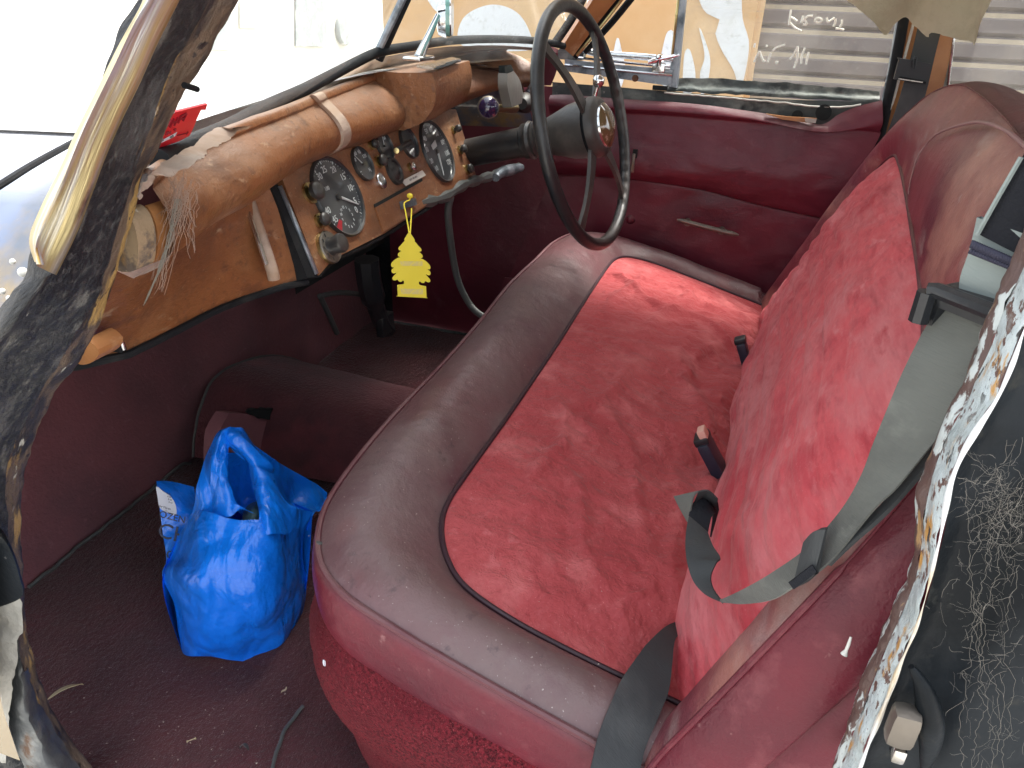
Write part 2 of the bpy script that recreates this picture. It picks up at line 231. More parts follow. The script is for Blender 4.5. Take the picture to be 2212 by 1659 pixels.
class MB:
    def __init__(s): s.v = []; s.f = []; s.mi = []; s.mats = []; s.flat = []; s.uv = {}
    def m(s, mt):
        mt = M[mt] if isinstance(mt, str) else mt
        if mt not in s.mats: s.mats.append(mt)
        return s.mats.index(mt)
    def grid(s, rows, mt, cu=False, cv=False, flat=False):
        k = s.m(mt); o = len(s.v); nr, nc = len(rows), len(rows[0])
        for r in rows: s.v += [Vector(p) for p in r]
        ml = nc//2; vv = 0
        for i, r in enumerate(rows):
            if i: vv += (Vector(r[ml])-Vector(rows[i-1][ml])).length
            uu = 0
            for j in range(nc):
                if j: uu += (Vector(r[j])-Vector(r[j-1])).length
                s.uv[o+i*nc+j] = (uu, vv)
        for i in range(nr if cv else nr-1):
            for j in range(nc if cu else nc-1):
                a, b = o+i*nc+j, o+i*nc+(j+1) % nc; i2 = (i+1) % nr
                s.f.append((a, b, o+i2*nc+(j+1) % nc, o+i2*nc+j)); s.mi.append(k); s.flat.append(flat)
        return s
    def face(s, pts, mt):
        k = s.m(mt); o = len(s.v); s.v += [Vector(p) for p in pts]; s.f.append(tuple(range(o, o+len(pts)))); s.mi.append(k); s.flat.append(True); return s
    def prism(s, pts, d, mt, bev=0):
        """closed outline extruded by vector d"""
        d = Vector(d); n = len(pts); P = [Vector(p) for p in pts]; k = s.m(mt); o = len(s.v)
        s.v += P+[p+d for p in P]
        s.f.append(tuple(range(o, o+n))); s.mi.append(k); s.flat.append(True)
        s.f.append(tuple(range(o+2*n-1, o+n-1, -1))); s.mi.append(k); s.flat.append(True)
        for i in range(n):
            j = (i+1) % n; s.f.append((o+i, o+n+i, o+n+j, o+j)); s.mi.append(k); s.flat.append(n < 16)
        return s
    def box(s, c, sx, sy, sz, mt, ax=None, rnd=0.):
        """box with chamfered edges; ax = three axis vectors"""
        X, Y, Z = ax if ax else (Vector((1, 0, 0)), Vector((0, 1, 0)), Vector((0, 0, 1)))
        c = Vector(c); b = rnd or min(sx, sy, sz)*.12; hx, hy, hz = sx/2, sy/2, sz/2
        bm = bmesh.new(); bmesh.ops.create_cube(bm, size=1)
        for v in bm.verts: v.co = Vector((v.co.x*sx, v.co.y*sy, v.co.z*sz))
        bmesh.ops.bevel(bm, geom=bm.edges[:], offset=b, segments=2, affect='EDGES', profile=.6)
        k = s.m(mt); o = len(s.v); bm.verts.index_update()
        for v in bm.verts: s.v.append(c+X*v.co.x+Y*v.co.y+Z*v.co.z)
        for f in bm.faces: s.f.append(tuple(o+v.index for v in f.verts)); s.mi.append(k); s.flat.append(False)
        bm.free(); return s
    def tube(s, pts, r, mt, n=12, closed=False, cap=True):
        P = [Vector(p) for p in pts]; k = len(P); rr = r if hasattr(r, '__len__') else [r]*k
        rows = []; up = None
        for i in range(k):
            if closed: t = P[(i+1) % k]-P[i-1]
            else: t = P[min(i+1, k-1)]-P[max(i-1, 0)]
            t.normalize()
            if up is None: up = t.orthogonal().normalized()
            up = (up-t*up.dot(t)); up = up.normalized() if up.length > 1e-6 else t.orthogonal().normalized()
            bb = t.cross(up)
            rows.append([P[i]+(up*math.cos(a)+bb*math.sin(a))*rr[i] for a in [2*PI*j/n for j in range(n)]])
        s.grid(rows, mt, cu=True, cv=closed)
        if cap and not closed: s.face(rows[0][::-1], mt); s.face(rows[-1], mt)
        return s
    def lathe(s, o, axis, prof, mt, n=28):
        """prof: (distance along axis, radius[, material])"""
        o = Vector(o); a = Vector(axis).normalized(); u = a.orthogonal().normalized(); w = a.cross(u)
        rings = [[o+a*p[0]+(u*math.cos(t)+w*math.sin(t))*p[1] for t in [2*PI*j/n for j in range(n)]] for p in prof]
        for i in range(len(prof)-1):
            mm = prof[i+1][2] if len(prof[i+1]) > 2 else mt
            s.grid([rings[i], rings[i+1]], mm, cu=True)
        if prof[0][1] > 1e-5: s.face(rings[0][::-1], mt)
        if prof[-1][1] > 1e-5: s.face(rings[-1], prof[-1][2] if len(prof[-1]) > 2 else mt)
        return s
    def ribbon(s, A, B, mt, n=60, m=6, th=.0016, wob=0., mt2=None):
        """strap between two edge curves, given thickness"""
        a, b = smooth(A, n), smooth(B, n); rows = []
        for j in range(m): rows.append([a[i].lerp(b[i], j/(m-1)) for i in range(n)])
        if wob:
            for j, r in enumerate(rows):
                for i, p in enumerate(r): p += noise.noise_vector(p*9)*wob
        nr = []
        for j in range(m):
            row = []
            for i in range(n):
                du = rows[j][min(i+1, n-1)]-rows[j][max(i-1, 0)]; dv = rows[min(j+1, m-1)][i]-rows[max(j-1, 0)][i]
                nn = du.cross(dv); row.append(nn.normalized()*th if nn.length > 1e-12 else Vector((0, 0, th)))
            nr.append(row)
        top = [[rows[j][i]+nr[j][i]*.5 for i in range(n)] for j in range(m)]; bot = [[rows[j][i]-nr[j][i]*.5 for i in range(n)] for j in range(m)]
        s.grid(top+bot[::-1], mt, cv=True)
        return s
    def text(s, txt, size, mtx, mt, ext=.0004, mirror=False):
        c = bpy.data.curves.new('t', 'FONT'); c.body = txt; c.size = size; c.align_x = 'CENTER'; c.align_y = 'CENTER'; c.resolution_u = 3; c.extrude = ext
        o = bpy.data.objects.new('t', c); me = o.to_mesh(); k = s.m(mt); of = len(s.v)
        for v in me.vertices:
            q = v.co.copy()
            if mirror: q.x = -q.x
            s.v.append(mtx @ q)
        for p in me.polygons: s.f.append(tuple(of+i for i in p.vertices)); s.mi.append(k); s.flat.append(True)
        o.to_mesh_clear(); bpy.data.objects.remove(o); bpy.data.curves.remove(c); return s
    def build(s, name, parent=None, weld=True, **props):
        me = bpy.data.meshes.new(name); off = Vector((0, 0, 0))
        if parent is not None: off = wpos(parent)
        elif s.v and not props.get('keep'):
            off = Vector((sum(v.x for v in s.v)/len(s.v), sum(v.y for v in s.v)/len(s.v), min(v.z for v in s.v)))
        props.pop('keep', None)
        if parent is not None:
            cc = sum(s.v, Vector())/max(1, len(s.v)); base = cc
        else: base = off
        me.from_pydata([tuple(v-base) for v in s.v], [], s.f); me.update()
        for mt in s.mats: me.materials.append(mt)
        me.polygons.foreach_set('material_index', s.mi)
        me.polygons.foreach_set('use_smooth', [not f for f in s.flat])
        ul = me.uv_layers.new(name='UVMap'); gu = s.uv.get
        ul.data.foreach_set('uv', [c for l in me.loops for c in gu(l.vertex_index, (s.v[l.vertex_index].x+s.v[l.vertex_index].y, s.v[l.vertex_index].z))])
        if weld:
            bm = bmesh.new(); bm.from_mesh(me); bmesh.ops.remove_doubles(bm, verts=bm.verts[:], dist=1e-5); bmesh.ops.recalc_face_normals(bm, faces=bm.faces[:])
            for e in bm.edges:
                if len(e.link_faces) == 2 and e.calc_face_angle(0) > .75: e.smooth = False
            bm.to_mesh(me); bm.free()
        o = bpy.data.objects.new(name, me); COL.objects.link(o)
        if parent is not None: o.parent = parent; o.location = base-wpos(parent)
        else: o.location = base
        for k, v in props.items(): o[k] = v
        return o
def wpos(o):
    p = Vector(o.location)
    while o.parent: o = o.parent; p += Vector(o.location)
    return p
def empty(name, loc, label, cat, group=None):
    o = bpy.data.objects.new(name, None); COL.objects.link(o); o.location = loc; o.empty_display_size = .1; o['label'] = label; o['category'] = cat
    if group: o['group'] = group
    return o
def nz3(p, f=1., o=0): return noise.noise(Vector(p)*f+Vector((o, o*1.7, -o)))
def fr(p, f=1., oct=4):
    return noise.fractal(Vector(p)*f, 1.0, 2.0, oct)
# ================================================================ surroundings
g = MB(); n = 24
g.grid([[Vector((-60+i*5.2, -60+j*5.2, -.42)) for i in range(n)] for j in range(n)], 'ground').build('ground', kind='structure')
# cream wall closing the yard ahead of the car
# front wall with panels, grey posters, round dark disc
fw = empty('yard_wall', (8, 6, -.42), 'pale rendered wall ahead of the bonnet with grey scuffed patches', 'wall')
b = MB(); b.box((11, 6.2, 1.0), 18, .2, 2.9, 'white_wall', rnd=.02); b.build('wall_panel', fw)
b = MB()
for (x0, y0, x1, y1, mm) in [(455, -40, 500, 108, 'grey_patch'), (640, -60, 705, 100, 'grey_patch'), (520, 0, 560, 60, 'white_wall')]:
    q = [at(x0, y0, Y=6.07), at(x1, y0, Y=6.07), at(x1, y1, Y=6.07), at(x0, y1, Y=6.07)]
    b.prism(q, (0, .02, 0), mm)
b.build('scuffed_board', fw)
c0 = at(745, 66, Y=6.05); b = MB(); b.lathe(c0, (0, 1, 0), [(-.02, .18), (0, .20), (.04, .20)], 'grey_patch', 36); b.build('round_vent_cover', fw)
# side wall with peach paint and roller shutter
XW = 3.6
pw = empty('peach_wall', (XW, 2.4, -.42), 'peach painted wall beside the roller shutter, white where the paint peeled', 'wall')
b = MB(); b.box((XW+.1, .99, 1.2), .2, 1.72, 3.3, 'peach', rnd=.01)
b.build('rendered_wall', pw)
b = MB()
def flake(pts, x=XW-.004):
    q = smooth([at(p[0], p[1], X=x) for p in pts], 40, True); b.prism(q, (.012, 0, 0), 'bare_white')
flake([(1325, 112), (1334, 80), (1343, 112), (1350, 150), (1340, 190), (1322, 180), (1318, 140)], XW-.006)
flake([(1430, 110), (1440, 72), (1452, 66), (1462, 90), (1462, 180), (1425, 180), (1424, 140)], XW-.005)
flake([(1478, 120), (1490, 108), (1502, 160), (1494, 200), (1476, 200)], XW-.0045)
flake([(1510, 60), (1522, 85), (1534, 130), (1528, 180), (1516, 210), (1512, 160), (1522, 120)], XW-.007)
flake([(1498, -60), (1512, 5), (1528, 30), (1556, 44), (1545, 70), (1560, 110), (1584, 150), (1600, 190), (1618, 100), (1604, 40), (1590, -60)], XW-.0065)
flake([(1000, 40), (1060, 10), (1120, 30), (1150, 90), (1130, 110), (1000, 100)], XW-.003)
flake([(905, -40), (930, -50), (1100, -60), (1160, -20), (1110, 0), (1000, -20), (950, 30)], XW-.0035)
b.build('bare_plaster', pw)
sh = empty('roller_shutter', (XW+.08, -1.4, -.42), 'closed mauve brown roller shutter with cream ridges behind the car', 'roller shutter')
b = MB(); ze = .98; per = .0905
prof = []
nr_ = 26
for k in range(-4, nr_):
    z0 = .28+k*per
    for dz, dx, mm in [(0, .02, 'shutter'), (.012, .0, 'shutter'), (.058, -.006, 'shutter'), (.064, -.004, 'shutter'), (.066, .0, 'shutter_cream'), (.081, .004, 'shutter_cream'), (.0885, .022, 'shutter')]:
        prof.append((z0+dz, dx, mm))
for i in range(len(prof)-1):
    z0, d0, _ = prof[i]; z1, d1, mm = prof[i+1]
    b.grid([[Vector((XW+.09+d0, .122, z0)), Vector((XW+.09+d0, -3.6, z0))], [Vector((XW+.09+d1, .122, z1)), Vector((XW+.09+d1, -3.6, z1))]], mm, flat=False)
b.build('slat_curtain', sh, weld=False)
b = MB(); b.box((XW+.07, .13, 1.1), .06, .05, 2.6, 'peach', rnd=.004).build('guide_rail', sh)
# ================================================================ the car
car = empty('vintage_car', (1.17, .2, -.40), 'weathered black vintage saloon with maroon interior and peeling door frames', 'car')
# ---- front bodywork
b = MB(); Ys = [.72, .9, 1.2, 1.6, 2.0, 2.35]
def bodyz(x, y):
    u = (x-1.17)
    z = .800-.10*u*u-.045*(y-.6)-.02*(y-.6)**2
    if abs(u) > .48:
        e = abs(u)-.48; z -= e*.05+e*e*1.2
    return z
rows = []
for i in range(30):
    y = .64+i*.07
    rows.append([Vector((x, y if i else .60+.02*abs(x-1.17), bodyz(x, y))) for x in [.66+.034*j for j in range(31)]])
b.grid(rows, 'bonnet_dust_glare'); b.build('bonnet', car)
for sgn in (-1, 1):
    b = MB(); rows = []
    for i in range(34):
        y = .575+i*.07; r = []
        for j in range(14):
            t = j/13; a = t*PI/2
            xx = .497+.37*math.sin(a)*1.0; zz = bodyz(1.17+.51, y)-.003-.52*(1-math.cos(a))
            r.append(Vector((1.17+sgn*xx, y, zz)))
        rows.append(r)
    b.grid(rows, 'wing_dust_glare'); b.build('wing', car)
b = MB(); q = smooth([at(px_, py_, Z=z_) for px_, py_, z_ in [(-90, 455, .755), (0, 400, .765), (60, 362, .768), (120, 328, .770), (185, 294, .772), (260, 262, .772)]], 60); b.tube(q, .0032, 'rubber', 8); b.build('bonnet_seal', car)
# droplets of dirt on the near wing are in the paint
# ---- floor, bulkhead, tunnel
b = MB(); nx, ny = 90, 90
def floorz(x, y):
    return .006*fr((x, y, 0), 6)+.002*fr((x, y, 3), 30)
rows = [[Vector((.40+1.52*i/nx, -1.2+2.28*j/ny, floorz(.40+1.52*i/nx, -1.2+2.28*j/ny))) for i in range(nx+1)] for j in range(ny+1)]
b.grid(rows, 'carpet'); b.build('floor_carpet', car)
b = MB(); rows = []
for k in range(24):
    t = k/23; z = -.0+.66*t; rows.append([Vector((.40+1.58*i/60, 1.055+.10*t+.006*fr((i*.05, k*.05, 0), 3), z)) for i in range(61)])
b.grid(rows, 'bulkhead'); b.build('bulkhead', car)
# frayed seams
b = MB()
def seam(pts, r=.0035, Z=.006, n=70, mt='cable', **k):
    q = smooth(ats(pts, **k) if k else ats(pts, Z=Z), n)
    q = [p+noise.noise_vector(p*40)*.003 for p in q]; b.tube(q, r, mt, 6)
seam([(60, 1268), (200, 1158), (330, 1055), (385, 1008), (412, 1000)], r=.0035, Y=1.045)
b.build('carpet_seam', car); b = MB()
seam([(655, 1525), (640, 1545), (615, 1580), (598, 1620), (588, 1665)], r=.0028)
b.build('carpet_seam', car)
# tunnel
b = MB(); TX = 1.40
rows = []
tl = ats([(414, 985), (418, 930), (432, 870), (462, 815), (515, 782), (590, 768), (640, 778), (700, 800), (760, 822)], Y=1.035)
base_row = smooth(tl, 40)
for j in range(20):
    t = j/19; y = 1.035-.72*t
    sc_ = 1-.38*t; r = []
    for p in base_row: r.append(Vector((TX+(p.x-TX)*(1-.2*t), y, max(-.01, p.z*(1-.45*t))+.003*nz3(p, 20, j))))
    rows.append(r)
M['tunnel'] = mat('tunnel', (.115, .040, .047), .95, var=[(6, (.07, .03, .036), .4, .65, 6), (4, (.17, .045, .055), .55, .7, 4)], bump=[(140, .004, 4)], sheen=.2, spec=.1); b.grid(rows, 'tunnel'); b.build('transmission_tunnel', car)
b = MB(); q = [p+Vector((0, -.004, 0))+noise.noise_vector(p*30)*.002 for p in smooth(tl, 80)]; b.tube(q, .003, 'cable', 6); b.build('tunnel_seam', car)
# gearbox cover plate with torn hole
PLp = (0, .62, -.78, .62*.80-.78*.10)
def plate(px, py, o=0): return at(px, py, Y=.88-o)
b = MB(); q = smooth([plate(*p) for p in [(488, 905), (500, 893), (560, 900), (640, 925), (650, 940), (640, 975), (600, 1010), (560, 1050), (480, 1040), (470, 950)]], 50, True)
M['cover'] = mat('cover', (.24, .10, .115), .6, bump=[(60, .002, 4)])
b.prism(q, (0, .03, 0), 'cover'); b.build('gearbox_cover', car)
b = MB(); q = smooth([plate(p[0], p[1], .004) for p in [(540, 893), (552, 884), (590, 884), (622, 898), (636, 916), (600, 912), (560, 902)]], 40, True)
q = [p+noise.noise_vector(p*90)*.004 for p in q]; b.prism(q, (0, .012, 0), 'hole_shade'); b.build('carpet_tear', car)
# pedals and their box, driver's side
b = MB()
for (pts, w) in [([(792, 560), (800, 620), (822, 690), (838, 712)], .035), ]:
    q = smooth(ats(pts, Y=.84), 16); b.tube(q, [.03]*8+[.022]*8, 'plastic_black', 8)
b.box(at(832, 700, Y=.83), .06, .02, .05, 'plastic_black')
b.build('pedal', car)
b = MB(); q = smooth(ats([(690, 640), (740, 632), (800, 645), (830, 690)], Y=.98), 24); b.tube(q, .007, 'cable', 8)
q = smooth(ats([(692, 640), (715, 690), (728, 720)], Y=.98), 24); b.tube(q, .007, 'cable', 8); b.build('pedal_linkage', car)
# hanging cable under the dash
b = MB(); q = smooth(atv([(974, 425, .60), (968, 470, .60), (985, 590, .60), (1010, 650, .58), (1035, 678, .55), (1062, 690, .52)], 'Y'), 50); b.tube(q, .0075, 'cable', 10); b.build('speedometer_cable', car)
b = MB(); q = smooth(ats([(905, 440), (960, 425), (1000, 400), (1045, 385), (1120, 362)], Y=.55), 40); b.tube(q, [.008+.004*math.sin(i*.6)**2 for i in range(40)], 'cable', 8)
q = smooth(ats([(1070, 384), (1085, 372), (1125, 362)], Y=.535), 14); b.tube(q, [.009+.004*math.sin(i/13*PI) for i in range(14)], 'chrome_dull', 10); b.build('handbrake_lever', car)
# ---- far side: door
XD = 1.90
door = MB()
def drow(pl, off, n=90):
    return [p+Vector((-off, 0, 0)) for p in smooth(ats(pl, X=XD), n)]
topline = [(1190, 205), (1225, 204), (1330, 212), (1440, 219), (1520, 226), (1600, 237), (1700, 252), (1765, 268), (1790, 262), (1810, 247), (1850, 230), (1905, 216)]
rowsd = [
    (topline, .004), ([(1190, 212), (1440, 226), (1600, 244), (1765, 275), (1800, 268), (1905, 232)], .016), ([(1190, 225), (1400, 235), (1600, 252), (1780, 282), (1905, 262)], .022),
    ([(1190, 238), (1400, 243), (1650, 262), (1900, 280)], .014),
    ([(1190, 248), (1400, 252), (1650, 271), (1900, 290)], .010), ([(1190, 290), (1500, 305), (1880, 330)], .020), ([(1190, 325), (1500, 350), (1860, 380)], .030),
    ([(1190, 350), (1500, 378), (1830, 430)], .028), ([(1190, 372), (1340, 381), (1500, 402), (1640, 436), (1790, 468), (1840, 480)], .012),
    ([(1190, 378), (1340, 387), (1500, 409), (1640, 443), (1790, 475), (1840, 487)], .002), ([(1190, 388), (1340, 395), (1500, 418), (1640, 452), (1840, 497)], .006),
    ([(1150, 480), (1500, 520), (1780, 560)], .008), ([(1100, 600), (1500, 632), (1600, 636), (1700, 646)], .004), ([(1090, 606), (1500, 640), (1600, 645), (1700, 655)], .016), ([(1050, 760), (1500, 790), (1700, 800)], .016)]
rr = across([drow(p, o) for p, o in rowsd], 120)
for r in rr:
    for p in r: p.x -= .0035*fr((0, p.y, p.z), 9)+.002*noise.noise(Vector((0, p.y*14, p.z*40)))
dr = MB().grid(rr, 'leather').build('door', car)
dr['label'] = 'maroon leather door card with torn top edge'
# exposed inner door frame above the torn trim
b = MB(); rw = across([[p+Vector((.012, 0, 0)) for p in smooth(ats(l, X=XD), 80)] for l in ([(1190, 178), (1440, 198), (1650, 214), (1910, 222)], [(1190, 212), (1440, 235), (1650, 262), (1910, 280)])], 8)
for r in rw:
    for p in r: p.x += .003*fr(p, 30)
b.grid(rw, 'weathered')
rw = across([smooth(ats(l, X=XD+o), 80) for l, o in (([(1440, 166), (1650, 176), (1900, 196)], .05), ([(1440, 182), (1650, 192), (1900, 208)], .045), ([(1440, 190), (1650, 200), (1900, 214)], .03), ([(1440, 197), (1650, 208), (1900, 221)], .028))], 16)
for r in rw:
    for p in r: p.x += .004*fr(p, 30); p.z += .003*fr(p, 25)
b.grid(rw, 'weathered'); b.build('inner_frame', dr)
b = MB(); q = smooth(ats([(1435, 200), (1640, 217), (1790, 232), (1860, 226)], X=XD-.002), 60); q = [p+noise.noise_vector(p*60)*.0015 for p in q]
b.tube(q, .0022, 'cream_flake', 6); b.build('trim_channel', dr)
b = MB()
for (px_, py_, r_) in [(1779, 243, .017), (1722, 250, .012)]:
    b = MB(); b.lathe(at(px_, py_, X=XD-.004), (1, 0, 0), [(0, r_), (.001, r_*.96), (.012, r_*.8), (.012, 0)], 'hole_shade', 24); b.build('drilled_hole', dr)
b = MB(); q = ats([(1655, 246), (1700, 252), (1764, 256), (1762, 266), (1742, 265), (1690, 258)], X=XD-.018); b.prism(q, (.008, 0, 0), 'wood_orange')
b.face(ats([(1738, 254.5), (1764, 257), (1762, 266), (1740, 264)], X=XD-.0195), 'cream_flake'); b.build('splintered_wood', dr)
b = MB(); A = at(1462, 475, X=XD-.04); B = at(1596, 508, X=XD-.04)
q = smooth([A, A.lerp(B, .08)+Vector((0, 0, .001)), A.lerp(B, .5), A.lerp(B, .92), B], 30); b.tube(q, [.0025+.0035*min(1, min(i, 29-i)/3) for i in range(30)], 'metal_beige', 10)
for t in (.16, .72): p = A.lerp(B, t); b.tube([p, p+Vector((.035, 0, -.008))], .005, 'metal_beige', 8); b.lathe(p+Vector((.028, 0, -.008)), (1, 0, 0), [(0, .009), (.006, .011)], 'metal_beige', 14)
b.build('pull_handle', dr)
b = MB(); b.box(at(1372, 332, X=XD-.028), .006, .011, .02, 'hole_shade'); b.box(at(1368, 352, X=XD-.03), .01, .008, .045, 'metal_beige', rnd=.002); b.build('window_winder_stub', dr)
b = MB(); b.lathe(at(1362, 474, X=XD-.006), (-1, 0, 0), [(0, .013), (.006, .011), (.01, .004), (.01, 0)], 'leather', 16); b.build('rubber_buffer', dr)
# quarter light: chrome frame, bar, catch
XQ = 1.915
b = MB()
lo = smooth(ats([(1222, 128), (1330, 139), (1455, 150)], X=XQ), 20); hi = smooth(ats([(1222, 153), (1330, 168), (1450, 185)], X=XQ), 20)
b.ribbon(lo, hi, 'chrome_dull', 24, 6, .02)
q = smooth(ats([(1220, 140), (1330, 151), (1452, 162)], X=XQ-.014), 20); b.tube(q, .0035, 'chrome', 8)
b.build('quarter_light_sill', dr)
b = MB(); b.tube(smooth(ats([(1290, -60), (1268, 30), (1250, 85), (1256, 104), (1275, 112), (1300, 116), (1380, 122), (1455, 128)], X=XQ), 60), .008, 'chrome', 10); b.build('quarter_light_frame', dr)
b = MB(); A = at(1487, -60, X=XQ); A2 = at(1472, -60, X=XQ); B = at(1462, 190, X=XQ); B2 = at(1443, 187, X=XQ)
b.prism([A, A2, B2, B], (.025, 0, 0), 'chrome_dull'); b.tube([at(1471, -60, X=XQ-.003), at(1452, 120, X=XQ-.003)], .003, 'brass', 8); b.build('window_channel', dr)
b = MB(); c = at(1424, 128, X=XQ-.02); b.box(at(1423, 146, X=XQ-.012), .012, .03, .022, 'chrome', rnd=.003); b.lathe(c, (0, .1, 1), [(-.015, .006), (0, .006), (.004, .009), (.010, .008), (.014, 0)], 'chrome', 16)
b.tube(smooth([at(1400, 135, X=XQ-.025), c, at(1468, 119, X=XQ-.03)], 14), [.004, .005, .006, .006, .006, .006, .006, .005, .005, .004, .004, .003, .002, .001], 'chrome', 8)
b.tube(ats([(1240, 124), (1400, 140), (1448, 144)], X=XQ-.012), .003, 'chrome', 6); b.build('quarter_light_catch', dr)
M['rust'] = mat('rust', (.12, .055, .03), .8, bump=[(60, .002, 4)])
b = MB(); b.lathe(at(1372, 169, X=XQ-.011), (-1, 0, 0), [(0, .008), (.003, .006), (.003, 0)], 'rust', 14); b.build('frame_screw', dr); b = MB(); b.box(at(1426, 190, X=XD), .01, .035, .010, 'hole_shade'); b.build('frame_slot', dr)
# side glass with scratched writing in the dust
b = MB(); XG = 1.955
b.prism([at(1466, 178, X=XG), at(1484, -120, X=XG), at(1985, -120, X=XG), at(1900, 210, X=XG)], (.005, 0, 0), 'glass_side')
sg = b.build('window_glass', dr)
b = MB(); fcr = 600/1991*.5486
def stroke(l, w=1.):
    q = [at(1590.9+p[0]*fcr, p[1]*fcr, X=XG-.0015) for p in l]; b.tube(smooth(q, max(4, 5*len(q))), .0019*w, 'scratch', 5)
for l in [[(712, 125), (700, 220), (685, 330)], [(700, 225), (740, 240), (790, 275)], [(700, 300), (760, 360), (850, 408)],
          [(1000, 205), (930, 212), (880, 260)], [(870, 205), (860, 250), (845, 298)], [(850, 290), (890, 262), (915, 300), (910, 322), (870, 318)],
          [(1020, 265), (1050, 235), (1100, 240), (1118, 262), (1095, 292), (1050, 292), (1022, 268)],
          [(1180, 228), (1195, 285), (1240, 262), (1285, 235)], [(1300, 245), (1290, 300), (1265, 348)], [(1380, 255), (1375, 310), (1350, 352)], [(1295, 374), (1340, 376), (1405, 392)],
          ]: stroke(l, 1.25)
b.build('scratched_writing', dr, label='KROMI scratched into the window dust'); b = MB()
for l in [[(243, 565), (232, 618)], [(405, 590), (390, 612)], [(230, 812), (262, 740), (302, 670)], [(302, 670), (325, 740), (360, 800), (375, 785)], [(408, 812), (430, 750), (450, 690)],
          [(470, 662), (520, 620), (632, 580)], [(515, 800), (528, 828), (540, 800)]]: stroke(l, 1.25)
b.build('scratched_writing', dr, label='Nr. scratched into the window dust'); b = MB()
for l in [[(695, 780), (750, 700), (800, 605)], [(800, 605), (795, 760), (752, 888)], [(895, 625), (855, 730), (845, 835)], [(945, 680), (925, 760), (908, 842)],
          ]: stroke(l, 1.25)
b.build('scratched_writing', dr, label='911 scratched into the window dust')
# far windscreen pillar
b = MB()
A = atv([(1296, -30, 1.84), (1250, 40, 1.85), (1212, 98, 1.85)]); Bq = atv([(1350, -30, 1.86), (1290, 45, 1.87), (1236, 118, 1.87)])
b.ribbon(A, Bq, 'wood_orange', 24, 8, .02); b.build('windscreen_pillar', car, label='orange brown varnished wooden windscreen pillar')
b = MB()
for l, r_ in (([(1272, -30, 1.82), (1238, 35, 1.82), (1200, 92, 1.82)], .010), ([(1358, -30, 1.875), (1300, 48, 1.88), (1240, 122, 1.88)], .009), ([(1385, -30, 1.90), (1322, 48, 1.90), (1262, 112, 1.90)], .008)):
    b.tube(smooth(atv(l), 20), r_, 'rubber', 10)
b.tube(smooth(atv([(1366, -30, 1.87), (1306, 48, 1.872), (1246, 120, 1.872)]), 20), .004, 'brass', 8)
b.build('pillar_seal', car)
b = MB(); b.prism([at(1240, 90, X=1.915), at(1262, 104, X=1.915), at(1258, 130, X=1.915), at(1205, 128, X=1.915), at(1200, 110, X=1.915)], (.03, 0, 0), 'weathered'); b.build('pillar_foot', car)
# far door post
b = MB()
A = atv([(1995, -60, 1.93), (1962, 40, 1.93), (1928, 200, 1.93), (1886, 345, 1.93), (1860, 430, 1.93)]); Bq = atv([(2085, -60, 1.94), (2062, 60, 1.94), (2036, 180, 1.94), (2012, 260, 1.94), (1990, 420, 1.94)])
b.ribbon(A, Bq, M['wood_orange'], 30, 6, .02); dp = b.build('door_post', car, label='brown wooden door post with torn cloth above')
b = MB(); b.tube(smooth(ats([(1968, -60), (1952, 40), (1922, 200), (1888, 345), (1868, 430)], X=1.905), 40), .011, 'rubber', 10)
b.tube(smooth(ats([(1955, -60), (1944, 40), (1916, 200), (1880, 345)], X=1.91), 40), .008, 'chrome_dull', 10)
b.tube(smooth(ats([(1962, -60), (1950, 40), (1920, 200)], X=1.90), 40), .0022, 'cream_flake', 6)
b.tube(smooth(ats([(1976, 40), (1950, 140), (1930, 215), (1915, 250)], X=1.90), 40), .003, 'cream_flake', 6); b.build('door_seal', dp)
b = MB(); b.prism([at(2052, -60, X=1.935), at(2080, -60, X=1.935), at(2046, 216, X=1.935), at(2014, 216, X=1.935)], (.02, 0, 0), 'webbing_pale'); b.tube([at(2078, -60, X=1.93), at(2044, 216, X=1.93)], .003, 'chrome', 8); b.build('rear_door_trim', dp)
# rear side window + sill
rd = MB(); rw = across([smooth(ats(l, X=XD+.03), 30) for l in ([(2010, 205), (2300, 232)], [(2010, 235), (2300, 262)], [(2010, 262), (2300, 290)])], 8)
rd.grid(rw, 'weathered'); rw = across([smooth(ats(l, X=XD+.01), 30) for l in ([(2000, 262), (2300, 290)], [(1960, 520), (2300, 560)])], 8); rd.grid(rw, 'leather')
rdo = rd.build('rear_door', car)
MB().prism([at(2048, 214, X=XG), at(2085, -120, X=XG), at(2400, -120, X=XG), at(2400, 240, X=XG)], (.005, 0, 0), 'glass_side').build('window_glass', rdo)
# shell: roof, rear panels, far body sides (real enclosure)
b = MB(); rows = []
for i in range(20):
    y = .37-i*.098-.10*0; t = (i/19)
    rows.append([Vector((.46+1.42*j/16, y, 1.14+.07*math.sin(PI*j/16)+.04*math.sin(PI*min(1, t*1.3)))) for j in range(17)])
b.grid(rows, 'headlining'); b.grid([[p+Vector((0, 0, .03)) for p in r] for r in rows], 'black_paint'); b.build('roof', car)
b = MB(); b.box((1.17, -1.5, .38), 1.46, .06, .85, 'leather', rnd=.02); b.build('rear_bulkhead', car)
b = MB(); b.box((1.965, .2, .17), .04, 2.2, .6, 'black_paint', rnd=.01); b.box((1.965, -.9, .25), .04, 1.3, .8, 'black_paint', rnd=.01); b.build('body_side', car)
b = MB(); b.box((.405, -1.05, .25), .04, .95, .8, 'black_paint', rnd=.01); b.build('rear_body_side', car)
